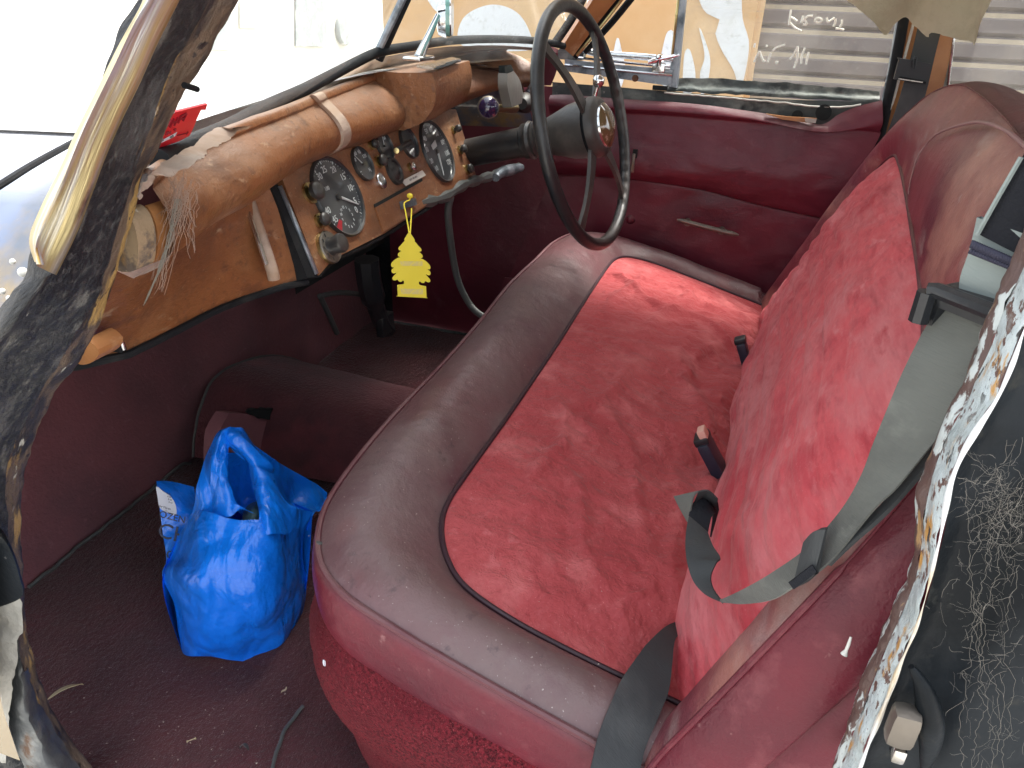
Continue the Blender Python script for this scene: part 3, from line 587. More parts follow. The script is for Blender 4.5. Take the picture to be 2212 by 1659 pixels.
# ---- windscreen
SL = Vector((0, -.62, 1))
def wsl(px, py, X): return at(px, py, X=X)
P0 = at(330, 338, X=.535); P1 = at(812, 112, X=1.165); P2 = at(1215, 92, X=1.83)
ws = MB()
for a, c in ((P0, P1), (P1, P2)):
    d = c-a; a0 = a-SL*.03-(d*.09 if a is P0 else d*0); c0 = c-SL*.03; up_ = SL*.36
    ws.prism([a0, c0, c0+up_*1.0, a0+up_*.95], Vector((0, .005, .003)), 'glass')
wso = ws.build('windscreen', car, label='split flat windscreen, dirty and scratched')
b = MB(); b.tube(smooth([P1+Vector((0, -.003, -.01)), P1+SL*.17+Vector((0, -.003, 0)), P1+SL*.36], 20), .009, 'rubber', 10); q = [p+Vector((-.013, -.006, .0)) for p in smooth([P1+Vector((0, 0, -.005)), P1+SL*.36], 20)]; b.tube(q, .006, 'chrome_dull', 8); b.build('divider_bar', wso)
b = MB()
gl_ = smooth([at(322, 362, X=.53), at(400, 322, X=.62), at(470, 290, X=.70), at(560, 242, X=.80), at(640, 205, X=.90), at(725, 160, X=1.03), at(790, 127, X=1.13), at(822, 118, X=1.17), at(870, 110, X=1.24), at(960, 96, X=1.40), at(1050, 92, X=1.56), at(1130, 94, X=1.69), at(1180, 100, X=1.78), at(1206, 106, X=1.84)], 120)
b.tube([p+Vector((0, -.012, .007)) for p in gl_], [.0095-.002*min(1, i/60) for i in range(120)], 'rubber', 10); b.build('rubber_gasket', wso)
# sticker on the screen, seen from behind
fs = 450/2133*.5486
def stk(cx, cy, o=.004):
    px_, py_ = 246.9+cx*fs, 192+cy*fs
    n_ = (P1-P0).cross(SL).normalized(); pt = P0-SL*.0; d = ray(px_, py_); t = (pt-CAM).dot(n_)/d.dot(n_); p = CAM+d*t
    return p-d.normalized()*o
b = MB()
b.grid(across([[stk(*p) for p in smooth2] for smooth2 in ([(1080, 480), (1180, 400), (1400, 350), (1620, 395)], [(960, 720), (1180, 640), (1400, 600), (1545, 560)], [(900, 900), (1100, 830), (1350, 770), (1470, 745)], [(770, 1150), (950, 1070), (1200, 980), (1400, 880)])], 14), 'sticker_red')
b.ribbon([stk(*p, .006) for p in [(1120, 420), (1400, 350), (1720, 272)]], [stk(*p, .006) for p in [(1130, 440), (1420, 392), (1690, 380)]], 'sticker_red', 12, 4, .002)
b.face([stk(*p, .006) for p in [(840, 985), (1180, 800), (1130, 890), (835, 1030)]], 'paper')
ink = lambda l, w=.0009: b.tube([stk(p[0], p[1], .0065) for p in l], w, 'sticker_ink', 4)
for l in ([(1070, 570), (1000, 690)], [(1115, 555), (1035, 720)], [(1190, 530), (1115, 690)], [(1075, 640), (1150, 610)], [(1240, 510), (1190, 640)], [(1240, 510), (1350, 460)], [(1350, 460), (1280, 600)], [(1215, 575), (1310, 540)]): ink(l)
for l in ([(985, 810), (960, 860), (990, 850), (1015, 800), (985, 810)], [(1060, 790), (1025, 830), (1050, 830)], [(1110, 760), (1150, 745), (1130, 790)], [(1180, 870), (1330, 830)], [(1380, 800), (1340, 850)]): ink(l, .0006)
b.tube([stk(1095, 875, .007), stk(1045, 905, .007)], .0012, 'label_ink', 4); b.tube([stk(905, 940, .007), stk(855, 975, .007)], .0012, 'label_ink', 4)
b.build('windscreen_sticker', None, label='torn red sticker inside the lower near corner of the windscreen', category='sticker')
# ================================================================ dashboard
ST = [.487, .50, .54, .58]+[.62+.03*i for i in range(42)]
ST = [x for x in ST if x <= 1.86]+[1.87]
def byX(pts, n=None):
    q = smooth(pts, 200); q.sort(key=lambda p: p.x); out = []
    for x in ST:
        if x <= q[0].x: a = q[0]; b_ = q[3]; t = (x-a.x)/max(1e-6, b_.x-a.x); out.append(a+(b_-a)*t); continue
        if x >= q[-1].x: a = q[-4]; b_ = q[-1]; t = (x-b_.x)/max(1e-6, b_.x-a.x); out.append(b_+(b_-a)*t); continue
        for i in range(len(q)-1):
            if q[i].x <= x <= q[i+1].x: out.append(q[i].lerp(q[i+1], (x-q[i].x)/max(1e-9, q[i+1].x-q[i].x))); break
    return out
zr = lambda a, b_, l: [at(p[0], p[1], Z=a+(b_-a)*i/(len(l)-1)) for i, p in enumerate(l)]
R_shelf = byX([p+Vector((0, .012, -.006)) for p in gl_])
R_bead = byX(zr(.776, .800, [(300, 400), (420, 315), (530, 270), (603, 243), (680, 212), (812, 163), (933, 128), (1020, 108), (1090, 101), (1156, 104)]))
R_bot = byX(zr(.688, .715, [(345, 560), (434, 496), (521, 448), (603, 385), (690, 344), (777, 312), (874, 278), (933, 257), (985, 229), (1079, 194), (1156, 187)]))
R_fbot = byX([at(p[0], p[1], Z=.578) for p in [(165, 785), (265, 762), (490, 655), (660, 600), (685, 600), (830, 540), (1030, 375)]])
for i, x in enumerate(ST):
    if x > 1.47: R_fbot[i] = Vector((x, .78, .67))
R_fvis = [Vector(p) for p in R_fbot]
def pin(x): return max(0, min(1, (x-.80)/.03))*max(0, min(1, (1.50-x)/.03))
V3 = Vector
rows = []
mid = lambda a, b_, t: [p.lerp(q, t) for p, q in zip(a, b_)]
off = lambda r, y, z: [p+V3((0, y, z)) for p in r]
rows.append(R_shelf); rows.append(mid(R_shelf, R_bead, .45)); rows.append(off(R_bead, .012, -.001))
rows.append(off(R_bead, .006, .004)); rows.append(off(R_bead, -.001, .003)); rows.append(off(R_bead, -.004, -.004)); rows.append(off(R_bead, -.003, -.008))
for t, bu in ((.22, .018), (.38, .030), (.55, .036), (.72, .033), (.87, .020), (1., 0)):
    rows.append(off(mid(R_bead, R_bot, t), -bu, 0))
rollrows = across(rows, 90)
dash = MB()
for r in rollrows:
    for p in r:
        w = .0016*fr(p, 12); p.y += w; p.z += .0008*fr(p, 25)
dash.grid(rollrows[:15], 'wood_grey'); dash.grid(rollrows[14:], 'wood')
fr0 = off(R_bot, .004, .001); fr0 = [p+Vector((0, .03*pin(p.x)+(.014 if p.x < .80 else 0), .004)) for p in fr0]; R_fbot = [p+Vector((0, .05*pin(p.x), .006*pin(p.x))) for p in R_fbot]; face_rows = [R_bot, fr0, mid(fr0, R_fbot, .5), R_fbot, off(R_fbot, .02, -.004), off(R_fbot, .12, .02)]
dash.grid(face_rows, 'wood')
dash.grid([[Vector((1.44+.46*i/8, 1.0, .71-.45*j/6)) for i in range(9)] for j in range(7)], 'hole_shade'); dash.grid([[Vector((1.935, .50+.5*i/8, .71-.71*j/6)) for i in range(9)] for j in range(7)], 'leather')  # dark sheet standing in for the shadow behind the column
dasho = dash.build('dashboard', car, label='worn walnut dashboard with a rounded capping rail')
# lower edge: black rubber lip under the face
b = MB(); q = [p+V3((0, -.002, -.003))+noise.noise_vector(p*50)*.0015 for p in R_fvis if p.x <= .80]; b.tube(q, .0045, 'rubber', 8); b.build('lower_edge_trim', dasho)
# end cap of the rail, near side
b = MB()
cap = ats([(296, 442), (312, 446), (328, 470), (337, 510), (334, 560), (318, 572), (288, 568), (275, 556), (272, 530), (285, 500), (292, 470)], X=.478)
M['cap_wood'] = mat('cap_wood', (.30, .215, .13), .6, var=[(40, (.13, .10, .08), .5, .58, 8), (70, (.5, .46, .38), .62, .66, 6), (30, (.35, .2, .07), .6, .7, 5)], bump=[(60, .003, 7)]); b.prism(smooth(cap, 40, True), (-.02, 0, 0), 'cap_wood')
cap2 = ats([(313, 444), (330, 466), (341, 508), (337, 556), (320, 572), (324, 540), (322, 495)], X=.482); b.prism(smooth(cap2, 30, True), (.02, 0, 0), 'wood_orange')
b.build('rail_end_cap', dasho)
# peeling veneer along the shelf near side
b = MB(); fv = 1400/2212*.5486
A = [at(p[0]*fv, p[1]*fv, Z=p[2]) for p in [(850, 1230, .786), (900, 1130, .789), (1000, 1020, .792), (1100, 960, .795), (1200, 900, .797), (1340, 800, .80), (1450, 800, .802)]]
Bq = [at(p[0]*fv, p[1]*fv, Z=p[2]) for p in [(860, 1245, .782), (980, 1100, .786), (1090, 1080, .785), (1220, 1010, .788), (1330, 930, .791), (1430, 860, .794), (1560, 800, .797)]]
A = [p+noise.noise_vector(p*90)*.002 for p in smooth(A, 90)]; Bq = [p+noise.noise_vector(p*40)*.004+noise.noise_vector(p*130)*.0025 for p in smooth(Bq, 90)]; b.ribbon(A, Bq, 'wood_grey', 180, 8, .0010, wob=.0006); b.build('peeling_veneer', dasho)
# strap moulding over the rail at mid left
def rail_strip(u0, u1, mt, lift=.004, n=None, name='cover_strip', sub=None, k0=8, k1=90):
    rws = []
    for r in rollrows[k0:k1]:
        # interpolate on X along slanted strip
        pass
b = MB()
def onroll(i, x):
    r = rollrows[i]
    for a, c in zip(r, r[1:]):
        if a.x <= x <= c.x or c.x <= x <= a.x:
            return a.lerp(c, (x-a.x)/((c.x-a.x) or 1))
    return r[0]
rws = []
for i in range(26, 90, 2):
    t = (i-26)/64; x = .905+.06*t-.02*math.sin(t*PI)*0
    w = .030-.006*t; o = V3((0, -.005, .002))
    rws.append([onroll(i, x-w/2), onroll(i, x-w/2)+o, onroll(i, x)+o*1.2, onroll(i, x+w/2)+o, onroll(i, x+w/2)])
b.grid(rws, 'wood_grey'); b.build('joint_strip', dasho)
# central block with ashtray
b = MB(); prof = ats([(863, 157), (934, 157), (941, 188), (939, 225), (925, 250), (906, 268), (871, 282)], X=1.17); back = [p+V3((0, .10, 0)) for p in (prof[-1], prof[0])]
pr = smooth(prof[:2], 6)[:-1]+smooth(prof[1:], 24)
poly = pr+[prof[-1]+V3((0, .04, 0)), prof[0]+V3((0, .06, 0))]
b.prism(poly, (.215, .022, .003), 'wood')
b.build('centre_block', dasho)
b = MB(); q = ats([(900, 147), (937, 151), (996, 133), (976, 128)], Z=.807); b.prism(q, (0, 0, .004), 'chrome'); 
b.prism(ats([(938, 149), (946, 150), (978, 139), (970, 137)], Z=.8125), (0, 0, .001), 'hole_shade'); b.prism(ats([(962, 137), (985, 131), (990, 133), (968, 140)], Z=.8128), (0, 0, .001), 'hole_shade'); b.build('ashtray_lid', dasho)
# instrument face plane
PA, PB, PC = V3((.82, .586, .690)), V3((.82, .533, .573)), V3((1.47, .557, .577))
fn = (PC-PB).cross(PA-PB).normalized()
if fn.y > 0: fn = -fn
ins = .006
FP = (fn.x, fn.y, fn.z, fn.dot(PB)+ins)
def F_(px_, py_, o=0.):
    return at(px_, py_, PL=(FP[0], FP[1], FP[2], FP[3]+o))
fx = (PC-PB).normalized(); fz = fn.cross(fx); fz = fz if fz.z > 0 else -fz; fx = V3(fx)
b = MB(); ip = [F_(*p) for p in [(604, 372), (700, 330), (800, 292), (880, 262), (966, 236), (985, 236), (1029, 381), (931, 440), (829, 505), (719, 560), (690, 594)]]
b.prism(ip, -fn*.02, 'wood'); panel = b.build('instrument_panel', dasho)
b = MB(); q = smooth([F_(*p, -.006) for p in [(1030, 384), (980, 415), (931, 444), (880, 475), (829, 509), (770, 538), (719, 563), (688, 592)]], 60); q = [p+noise.noise_vector(p*50)*.0015 for p in q]; b.tube(q, .0045, 'rubber', 8); b.build('panel_edge_trim', dasho)
def FM(px_, py_, o=0.):
    mt_ = Matrix((fx, fz, fn)).transposed().to_4x4(); mt_.translation = F_(px_, py_, o); return mt_
def dial(px_, py_, r, marks, name='gauge', needle=None, rim=True, small=False):
    c = F_(px_, py_); b = MB(); b.lathe(c, fn, [(-.004, r), (.004, r*1.0, 'bakelite'), (.006, r*.97, 'bakelite'), (.0045, r*.93, 'bakelite'), (.001, r*.92, 'dial'), (.001, r*.6, 'dial'), (.001, 0, 'dial')], 'bakelite', 48)
    T = Matrix((fx, fz, fn)).transposed().to_4x4(); T.translation = c+fn*.0014
    for k, (ang, txt) in enumerate(marks):
        a = R(ang); q = T @ Matrix.Translation((math.sin(a)*r*.70, math.cos(a)*r*.70, 0)); b.text(txt, r*.23 if not small else r*.3, q, 'dial_mark', .0002)
        q1, q2 = T @ V3((math.sin(a)*r*.84, math.cos(a)*r*.84, 0)), T @ V3((math.sin(a)*r*.91, math.cos(a)*r*.91, 0)); b.tube([q1, q2], r*.012, 'dial_mark', 4)
    if not small:
        for k in range(60):
            a = 2*PI*k/60
            if math.cos(a) < -.75: continue
            b.tube([T @ V3((math.sin(a)*r*.87, math.cos(a)*r*.87, 0)), T @ V3((math.sin(a)*r*.90, math.cos(a)*r*.90, 0))], r*.006, 'dial_mark', 3)
    if needle is not None:
        a = R(needle); b.tube([T @ V3((math.sin(a)*r*.05, math.cos(a)*r*.05, .0012)), T @ V3((math.sin(a)*r*.78, math.cos(a)*r*.78, .0012))], [r*.035, r*.015], 'dial_mark', 6); b.lathe(T @ V3((0, 0, 0)), fn, [(0, r*.09), (.003, r*.08), (.003, 0)], 'bakelite', 16)
    return b, T, c
b, T, c = dial(729, 426, .0585, [(-128, '45'), (-105, '40'), (-62, '35'), (-32, '30'), (-5, '25'), (28, '20'), (58, '15'), (85, '10'), (112, '5'), (132, '0')][::1], needle=118)
r = .0585; q = [T @ V3((math.sin(R(a))*rr_, math.cos(R(a))*rr_, .0006)) for rr_, a in [(r*.9, -133), (r*.9, -146), (r*.62, -150), (r*.62, -139)]]; b.face(q, 'dial_red')
for k in range(12): a = 2*PI*k/12; b.text(str(k or 12), r*.10, T @ Matrix.Translation((math.sin(a)*r*.25, -r*.52+math.cos(a)*r*.25, 0)), 'dial_mark', .0002)
b.text('100', r*.14, T @ Matrix.Translation((-.3*r, .28*r, 0)), 'dial_mark', .0002)
b.build('gauge', dasho, label='large rev counter with a small clock dial')
b, T, c = dial(943, 328, .0585, [(-130, '10'), (-105, '20'), (-75, '30'), (-45, '40'), (-15, '50'), (15, '60'), (45, '70'), (75, '80'), (105, '100'), (130, '120')], needle=-160)
b.prism([T @ V3((-.3*r, .25*r, .001)), T @ V3((.15*r, .35*r, .001)), T @ V3((.1*r, .15*r, .001)), T @ V3((-.28*r, .1*r, .001))], fn*.0006, 'dial_mark'); b.build('gauge', dasho, label='large speedometer with a white needle')
b, T, c = dial(781, 355, .0265, [(-60, '30'), (-20, '60'), (20, '90'), (60, '120'), (130, 'H'), (-130, 'C')], needle=-40, small=True); b.build('gauge', dasho, label='small round gauge with white marks')
b, T, c = dial(828, 316, .024, [(-50, '0'), (0, '30'), (50, '60')], needle=20, small=True); b.build('gauge', dasho)
b, T, c = dial(881, 309, .028, [], small=True); b.tube([c+fn*.006, F_(857, 325, .03)], .0045, 'bakelite', 10); b.lathe(F_(857, 325, .03), (F_(857, 325, .03)-c).normalized(), [(0, .0045), (.004, .0045), (.005, 0)], 'brass', 12); b.build('lighting_switch', dasho)
def knob(px_, py_, r, h, mt='bakelite', name='knob', base='brass'):
    b = MB(); c = F_(px_, py_); b.lathe(c, fn, [(0, r*1.15, base), (.004, r*1.15, base), (.005, r*.6, base), (h*.5, r*.6, mt), (h*.55, r, mt), (h*.85, r*1.02, mt), (h, r*.8, mt), (h*1.06, r*.4, mt), (h*1.06, 0, mt)], base, 20); return b.build(name, dasho)
knob(668, 418, .0125, .019); knob(689, 478, .009, .015); knob(817, 350, .009, .014); knob(801, 314, .007, .012); knob(821, 392, .011, .006, 'chrome', 'push_button', 'chrome')
knob(885, 362, .007, .01, 'chrome', 'toggle_switch', 'brass'); knob(978, 282, .007, .018); knob(992, 325, .008, .016); knob(1008, 367, .009, .014)
b = MB(); c = F_(850, 370); b.lathe(c, fn, [(0, .0235), (.005, .0225), (.006, .017), (.003, .015), (.006, .011), (.008, .006), (.008, 0)], 'bakelite', 32); b.build('starter_button', dasho)
b = MB(); c = F_(706, 536); b.lathe(c, fn, [(0, .0225, 'brass'), (.006, .0225, 'brass'), (.008, .021, 'metal_beige'), (.008, .013, 'metal_beige'), (.012, .011, 'bakelite'), (.024, .0135, 'bakelite'), (.028, .012, 'bakelite'), (.030, .006, 'bakelite'), (.030, 0, 'bakelite')], 'brass', 28)
for k in range(5):
    a = R(-150+k*35); p = c+fn*.0085+fx*math.sin(a)*.0172+fz*math.cos(a)*.0172; b.box(p, .0012, .005, .0008, 'bakelite', ax=(fx, fz, fn))
b.build('panel_light_switch', dasho)
b = MB(); q = [F_(*p, .002) for p in [(867, 391), (911, 368), (919, 379), (876, 402)]]; b.prism(q, fn*.0012, 'label_white'); T = FM(893, 385, .0036); b.text('KEEP THIS AREA', .0045, T, 'label_ink', .0001); b.build('paper_label', dasho, label='small white label strip above the drawer')
# drawer
b = MB(); q = [F_(*p, .003) for p in [(811, 446), (912, 391), (930, 437), (829, 501)]]; b.prism(q, -fn*.01, 'wood'); dq = b.build('drawer', dasho)
b = MB(); q = [F_(*p, .0035) for p in [(809, 441), (912, 385), (913, 391), (811, 448)]]; b.prism(q, -fn*.002, 'hole_shade'); q = [F_(*p, .004) for p in [(862, 436), (893, 430), (896, 444), (866, 453)]]; b.prism(q, fn*.005, 'chrome_dull'); b.build('drawer_pull', dasho)
# passenger panel: black+chrome upright strips, groove highlight rib
def upright(tx, ty, bx, by, w, mt, lift=.003, z0=.69, z1=.575):
    A_ = at(tx, ty, Y=.592); B_ = at(bx, by, Y=.548)
    b.tube([A_, A_.lerp(B_, .5)+V3((0, -.002, 0)), B_], w, mt, 8)
def strip_face(pts, mt, name, lift=0., label=None):
    pass
b = MB(); q = [F_(*p, .003) for p in [(586, 402), (600, 398), (688, 598), (664, 600)]]; b.prism(q, -fn*.03, 'rubber'); b.tube([F_(604, 402, .004), F_(684, 592, .004)], .0034, 'chrome_dull', 8); b.build('glovebox_hinge_strip', dasho)
b = MB(); b.tube(smooth(atv([(540, 440, .585), (560, 500, .565), (586, 578, .548), (592, 604, .545)], 'Y'), 20), .0075, 'wood_grey', 10); b.tube(smooth(atv([(532, 446, .580), (552, 500, .560), (576, 572, .543)], 'Y'), 20), .0028, 'chrome', 8); b.build('groove_highlight_rib', dasho)  # wood rib and chrome line stand in for the groove's highlight
b = MB(); q = atv([(222, 660, .595), (262, 763, .575), (268, 758, .575), (232, 660, .595)], 'Y'); b.prism(q, (0, .03, 0), 'rubber'); b.tube(atv([(234, 660, .594), (269, 757, .574)], 'Y'), .0025, 'chrome', 8); b.build('edge_strip', dasho)
b = MB(); q = ats([(180, 735), (200, 742), (214, 762), (196, 784), (168, 786), (160, 760)], X=.475); b.prism(smooth(q, 20, True), (.03, 0, 0), 'wood_orange'); b.build('lower_bracket', dasho)
# direction indicator stalk pod
b = MB(); c = at(1055, 232, Y=.50); tc_ = (CAM-c).normalized(); tcn = (tc_+V3((-.1, -.2, 0))).normalized()
b.lathe(c, tcn, [(-.012, .010, 'brass'), (-.004, .020, 'metal_beige'), (.002, .0205, 'metal_beige'), (.004, .018, 'metal_beige'), (.006, .0165, 'lens_blue'), (.012, .011, 'lens_blue'), (.014, .004, 'lens_blue'), (.0143, 0, 'lens_blue')], 'metal_beige', 28)
b.tube(smooth([c-tcn*.012, at(1085, 234, Y=.51), at(1112, 233, Y=.515)], 12), [.006]*4+[.008]*4+[.010]*4, 'brass', 12)
b.lathe(at(1135, 222, Y=.52), (at(1100, 232, Y=.51)-at(1135, 222, Y=.52)), [(-.02, .018), (0, .022), (.02, .020), (.03, .014), (.035, .012)], 'bakelite', 24); b.build('control_stalk', dasho, label='ringed dark blue knob on a brass stalk')
b = MB(); M['pod'] = mat('pod', (.20, .20, .185), .35, bump=[(60, .001, 3)])
A = ats([(1086, 158), (1086, 185), (1092, 215), (1096, 232)], Y=.49); Bq = ats([(1100, 156), (1114, 175), (1120, 200), (1118, 222)], Y=.50); b.ribbon(A, Bq, 'pod', 24, 8, .018); b.build('quadrant_plate', dasho)
b = MB(); b.ribbon(ats([(1084, 142), (1084, 160)], Y=.495), ats([(1097, 140), (1108, 162)], Y=.50), 'hole_shade', 8, 3, .012); b.build('rail_slot', dasho)
b = MB(); b.tube(ats([(1140, 205), (1156, 180)], Y=.55), .010, 'chrome_dull', 8); b.build('support_bracket', dasho)
# far dashboard end
b = MB(); rw = across([smooth(ats(l, X=1.875), 16) for l in ([(1156, 90), (1205, 105)], [(1156, 150), (1203, 150)], [(1156, 185), (1190, 185)])], 10); b.grid(rw, 'leather'); b.build('rail_far_end', dasho)
# mirror
b = MB(); c = at(905, 125, Z=.825); b.box(c, .055, .028, .006, 'chrome', rnd=.002); t1 = at(946, 33, X=c.x+.05); b.tube([c, c.lerp(t1, .5), t1], [.008, .0055, .004], 'chrome', 12)
mh = at(958, 46, X=c.x+.07); vd = (mh-CAM); vd.z = 0; vd.normalize(); vd = (vd+V3((.10, .0, 0))).normalized(); mn = V3((vd.y, -vd.x, 0))
b.lathe(mh, mn, [(-.010, .012), (-.008, .020), (.004, .024), (.006, .024)], 'chrome', 28); mir = b.build('rear_view_mirror', car)
b = MB(); q = []
for k in range(40):
    a = 2*PI*k/40; q.append(mh+mn*.006+vd*math.copysign(abs(math.cos(a))**.6, math.cos(a))*.09+V3((0, 0, .012+math.copysign(abs(math.sin(a))**.6, math.sin(a))*.034)))
b.prism(q, mn*.006, 'mirror_green'); b.prism([x.lerp(mh+V3((0, 0, .012)), .05)+mn*.0062 for x in q], mn*.002, 'chrome'); b.build('mirror_glass', mir)
# ================================================================ steering wheel
wc = V3((1.452, .326, .692)); wa = V3((1, -.105, 0)).normalized(); wb = V3((0, .274, .96)).normalized(); wb = (wb-wa*wb.dot(wa)).normalized(); wn = wa.cross(wb).normalized()
if wn.y > 0: wn = -wn
WR = .216
def wp(a, r=WR, h=0.): return wc+(wa*math.sin(a)+wb*math.cos(a))*r+wn*h
b = MB(); rows = []
for k in range(160):
    a = 2*PI*k/160; ring = []
    rad = wa*math.sin(a)+wb*math.cos(a)
    fg = 0
    aa = math.degrees(a) % 360
    for j in range(16):
        t = 2*PI*j/16; rr_ = .0122
        # finger grips on the front-inner side of the far arc
        if math.cos(t) < -.2 and 35 < aa < 150: rr_ -= .0026*(.5+.5*math.cos(k*PI/1.6))
        ring.append(wp(a)+rad*math.cos(t)*rr_*1.0+wn*math.sin(t)*rr_*.95)
    rows.append(ring)
b.grid(rows, 'bakelite', cu=True, cv=True)
sw = b.build('steering_wheel', car, label='thin rimmed black steering wheel with four spokes')
HB = .022
for a in (R(-42), R(38), R(180+38), R(180-42)):
    b = MB(); q = []; p0 = wp(a, .040, HB-.008); p1 = wp(a, WR-.006, 0); tang = (wa*math.cos(a)-wb*math.sin(a))
    r1 = []; r2 = []
    for k in range(14):
        t = k/13; p = p0.lerp(p1, t)+wn*(.006*math.sin(PI*t)); w = .014-.006*min(1, t*1.6)+.006*max(0, t-.75)*2
        r1.append(p+tang*w); r2.append(p-tang*w)
    b.ribbon(r1, r2, 'wheel_spoke', 20, 5, .007); b.build('spoke', sw)
b = MB(); b.lathe(wc, wn, [(-.115, .027), (-.10, .028), (-.06, .040), (-.03, .050), (0, .054), (.008, .055), (.010, .052, 'rubber'), (.013, .052, 'rubber'), (.014, .056), (.026, .055), (.033, .050), (.036, .044), (.036, .0)], 'wheel_spoke', 48); b.build('hub', sw)
b = MB(); b.lathe(wc+wn*.034, wn, [(0, .041, 'chrome'), (.006, .040, 'chrome'), (.009, .036, 'amber'), (.015, .026, 'amber'), (.019, .012, 'amber'), (.020, 0, 'amber')], 'chrome', 40); b.build('horn_button', sw)
b = MB(); p = wp(R(3), .052, .024); b.tube([p, p+wb*.022+wn*.012], [.004, .003], 'chrome', 10); b.lathe(p+wb*.022+wn*.012, (wb+wn*.3), [(-.006, .006), (0, .010), (.008, .011), (.014, .007), (.016, 0)], 'chrome', 20); b.build('indicator_lever', sw)
e0 = wc-wn*.10; e1 = at(1120, 300, Y=.47); e2 = at(1020, 332, Y=.58)
b = MB(); dcol = (e2-e0).normalized(); Lc = (e2-e0).length
b.lathe(e0, -wn, [(0, .031), (.004, .036), (.010, .034), (.016, .037), (.022, .034), (.030, .034), (.034, .029), (.09, .028), (.30, .027)], 'bakelite', 32); col = b.build('steering_column', car)
# ================================================================ near windscreen pillar and door frame
inn = [(760, -430), (640, -220), (535, -60), (512, 0), (470, 70), (440, 130), (400, 190), (375, 240), (350, 300), (330, 340), (310, 370), (290, 440), (278, 490), (260, 560), (235, 640), (215, 690), (170, 780), (115, 850), (80, 930), (55, 1000), (45, 1080), (42, 1170), (48, 1270), (55, 1350), (75, 1440), (110, 1530), (160, 1610), (230, 1700)]
midl = [(700, -430), (575, -220), (468, -60), (440, 0), (400, 70), (352, 160), (320, 250), (290, 330), (268, 400), (246, 480), (225, 560), (198, 640), (160, 710), (110, 790), (66, 860), (32, 930), (8, 1000), (-2, 1080), (8, 1170), (20, 1270), (26, 1350), (38, 1440), (70, 1530), (110, 1610), (160, 1700)]
def xs(p, a, b_, y0=-40, y1=700): t = max(0, min(1, (p[1]-y0)/(y1-y0))); return a+(b_-a)*t
NI = 340
Lin = smooth([at(p[0], p[1], X=xs(p, .50, .425)) for p in inn], NI)
Lmid = smooth([at(p[0], p[1], X=xs(p, .46, .395)) for p in midl], NI)
def jag(rows, amp, f=40, lo=0, hi=None):
    for r in rows[lo:hi]:
        for i, p in enumerate(r): r[i] = p+noise.noise_vector(p*f)*amp+noise.noise_vector(p*f*3)*amp*.5
    return rows
rw = across([[p+(p-CAM).normalized()*.06 for p in Lin], [p+(p-CAM).normalized()*.015 for p in Lin], Lin, [a.lerp(c, .5)+V3((-.006, 0, .002)) for a, c in zip(Lin, Lmid)], Lmid, [p+V3((.004, .012, 0)) for p in Lmid]], 26)
b = MB(); b.grid(jag(rw, .0022, 30), 'rust_wood'); b.build('door_frame', car, label='flaking brown front door frame with crusted paint')
# black seal / A-pillar face
blk = [(640, -430), (512, -220), (405, -60), (372, 0), (330, 80), (290, 170), (250, 250), (215, 330), (182, 420), (152, 500), (118, 590), (96, 610), (60, 655), (20, 705), (-20, 760), (-60, 830), (-90, 960), (-100, 1100), (-100, 1300), (-80, 1500), (-50, 1700)]
Lblk = smooth([at(p[0], p[1], X=xs(p, .385, .335)) for p in blk], NI)
rw = across([[p+V3((.004, -.002, .0)) for p in Lmid], [a.lerp(c, .3)+V3((-.006, 0, .004)) for a, c in zip(Lmid, Lblk)], [a.lerp(c, .65)+V3((-.008, 0, .006)) for a, c in zip(Lmid, Lblk)], Lblk, [p+V3((.0, .03, -.01)) for p in Lblk]], 30)
b = MB(); b.grid(jag(rw, .003, 22), 'rubber_old'); b.build('pillar_rubber', car, label='dusty torn black rubber along the front pillar')
# chrome strip on the outside of the pillar
so_ = [(600, -430), (470, -220), (362, -60), (335, 0), (290, 80), (240, 180), (190, 280), (150, 370), (110, 450), (84, 520), (96, 572)]
sr_ = [(640, -430), (512, -220), (405, -60), (374, 0), (334, 80), (294, 170), (255, 250), (220, 330), (187, 420), (156, 500), (112, 590)]
b = MB(); A = smooth([at(p[0], p[1], X=xs(p, .375, .325, -40, 560)) for p in so_], 80); Bq = smooth([at(p[0], p[1], X=xs(p, .385, .335, -40, 560)) for p in sr_], 80)
rw = across([[p+V3((.01, .02, -.004)) for p in A], A, [a.lerp(c, .35)+V3((-.008, -.002, .005)) for a, c in zip(A, Bq)], [a.lerp(c, .7)+V3((-.006, 0, .004)) for a, c in zip(A, Bq)], Bq, [p+V3((.006, .004, -.004)) for p in Bq]], 20)
b.grid(rw, 'chrome_yellow_reflect'); b.build('pillar_trim', car, label='chrome strip on the outer pillar with painted yellow reflections')
# lower left: peeling cream door edge, dark round hinge, grey metal
b = MB(); rw = across([smooth(ats(l, X=x_), 40) for l, x_ in (([(-60, 1260), (-60, 1700)], .36), ([(0, 1275), (-10, 1700)], .352), ([(38, 1290), (50, 1320), (46, 1370), (34, 1440), (22, 1520), (14, 1660)], .356))], 16)
b.grid(jag(rw, .004, 30), 'cream_flake'); b.build('door_edge', car, label='peeling cream paint on the open door edge')
b = MB(); rw = across([smooth(ats(l, X=x_), 40) for l, x_ in (([(10, 1320), (5, 1700)], .372), ([(50, 1440), (60, 1560), (120, 1700)], .366), ([(60, 1440), (90, 1530), (200, 1700)], .40))], 16)
b.grid(jag(rw, .004, 30), 'grey_metal'); b.build('sill_plate', car)
b = MB(); q = smooth(ats([(-40, 1120), (0, 1140), (22, 1175), (38, 1225), (40, 1270), (-40, 1300)], X=.36), 40); rw = across([q, [p+V3((-.01, -.01, 0)) for p in q], [p+V3((-.004, .06, 0)) for p in q]], 8); b.grid(rw, 'black_paint'); b.build('door_hinge_cover', car)
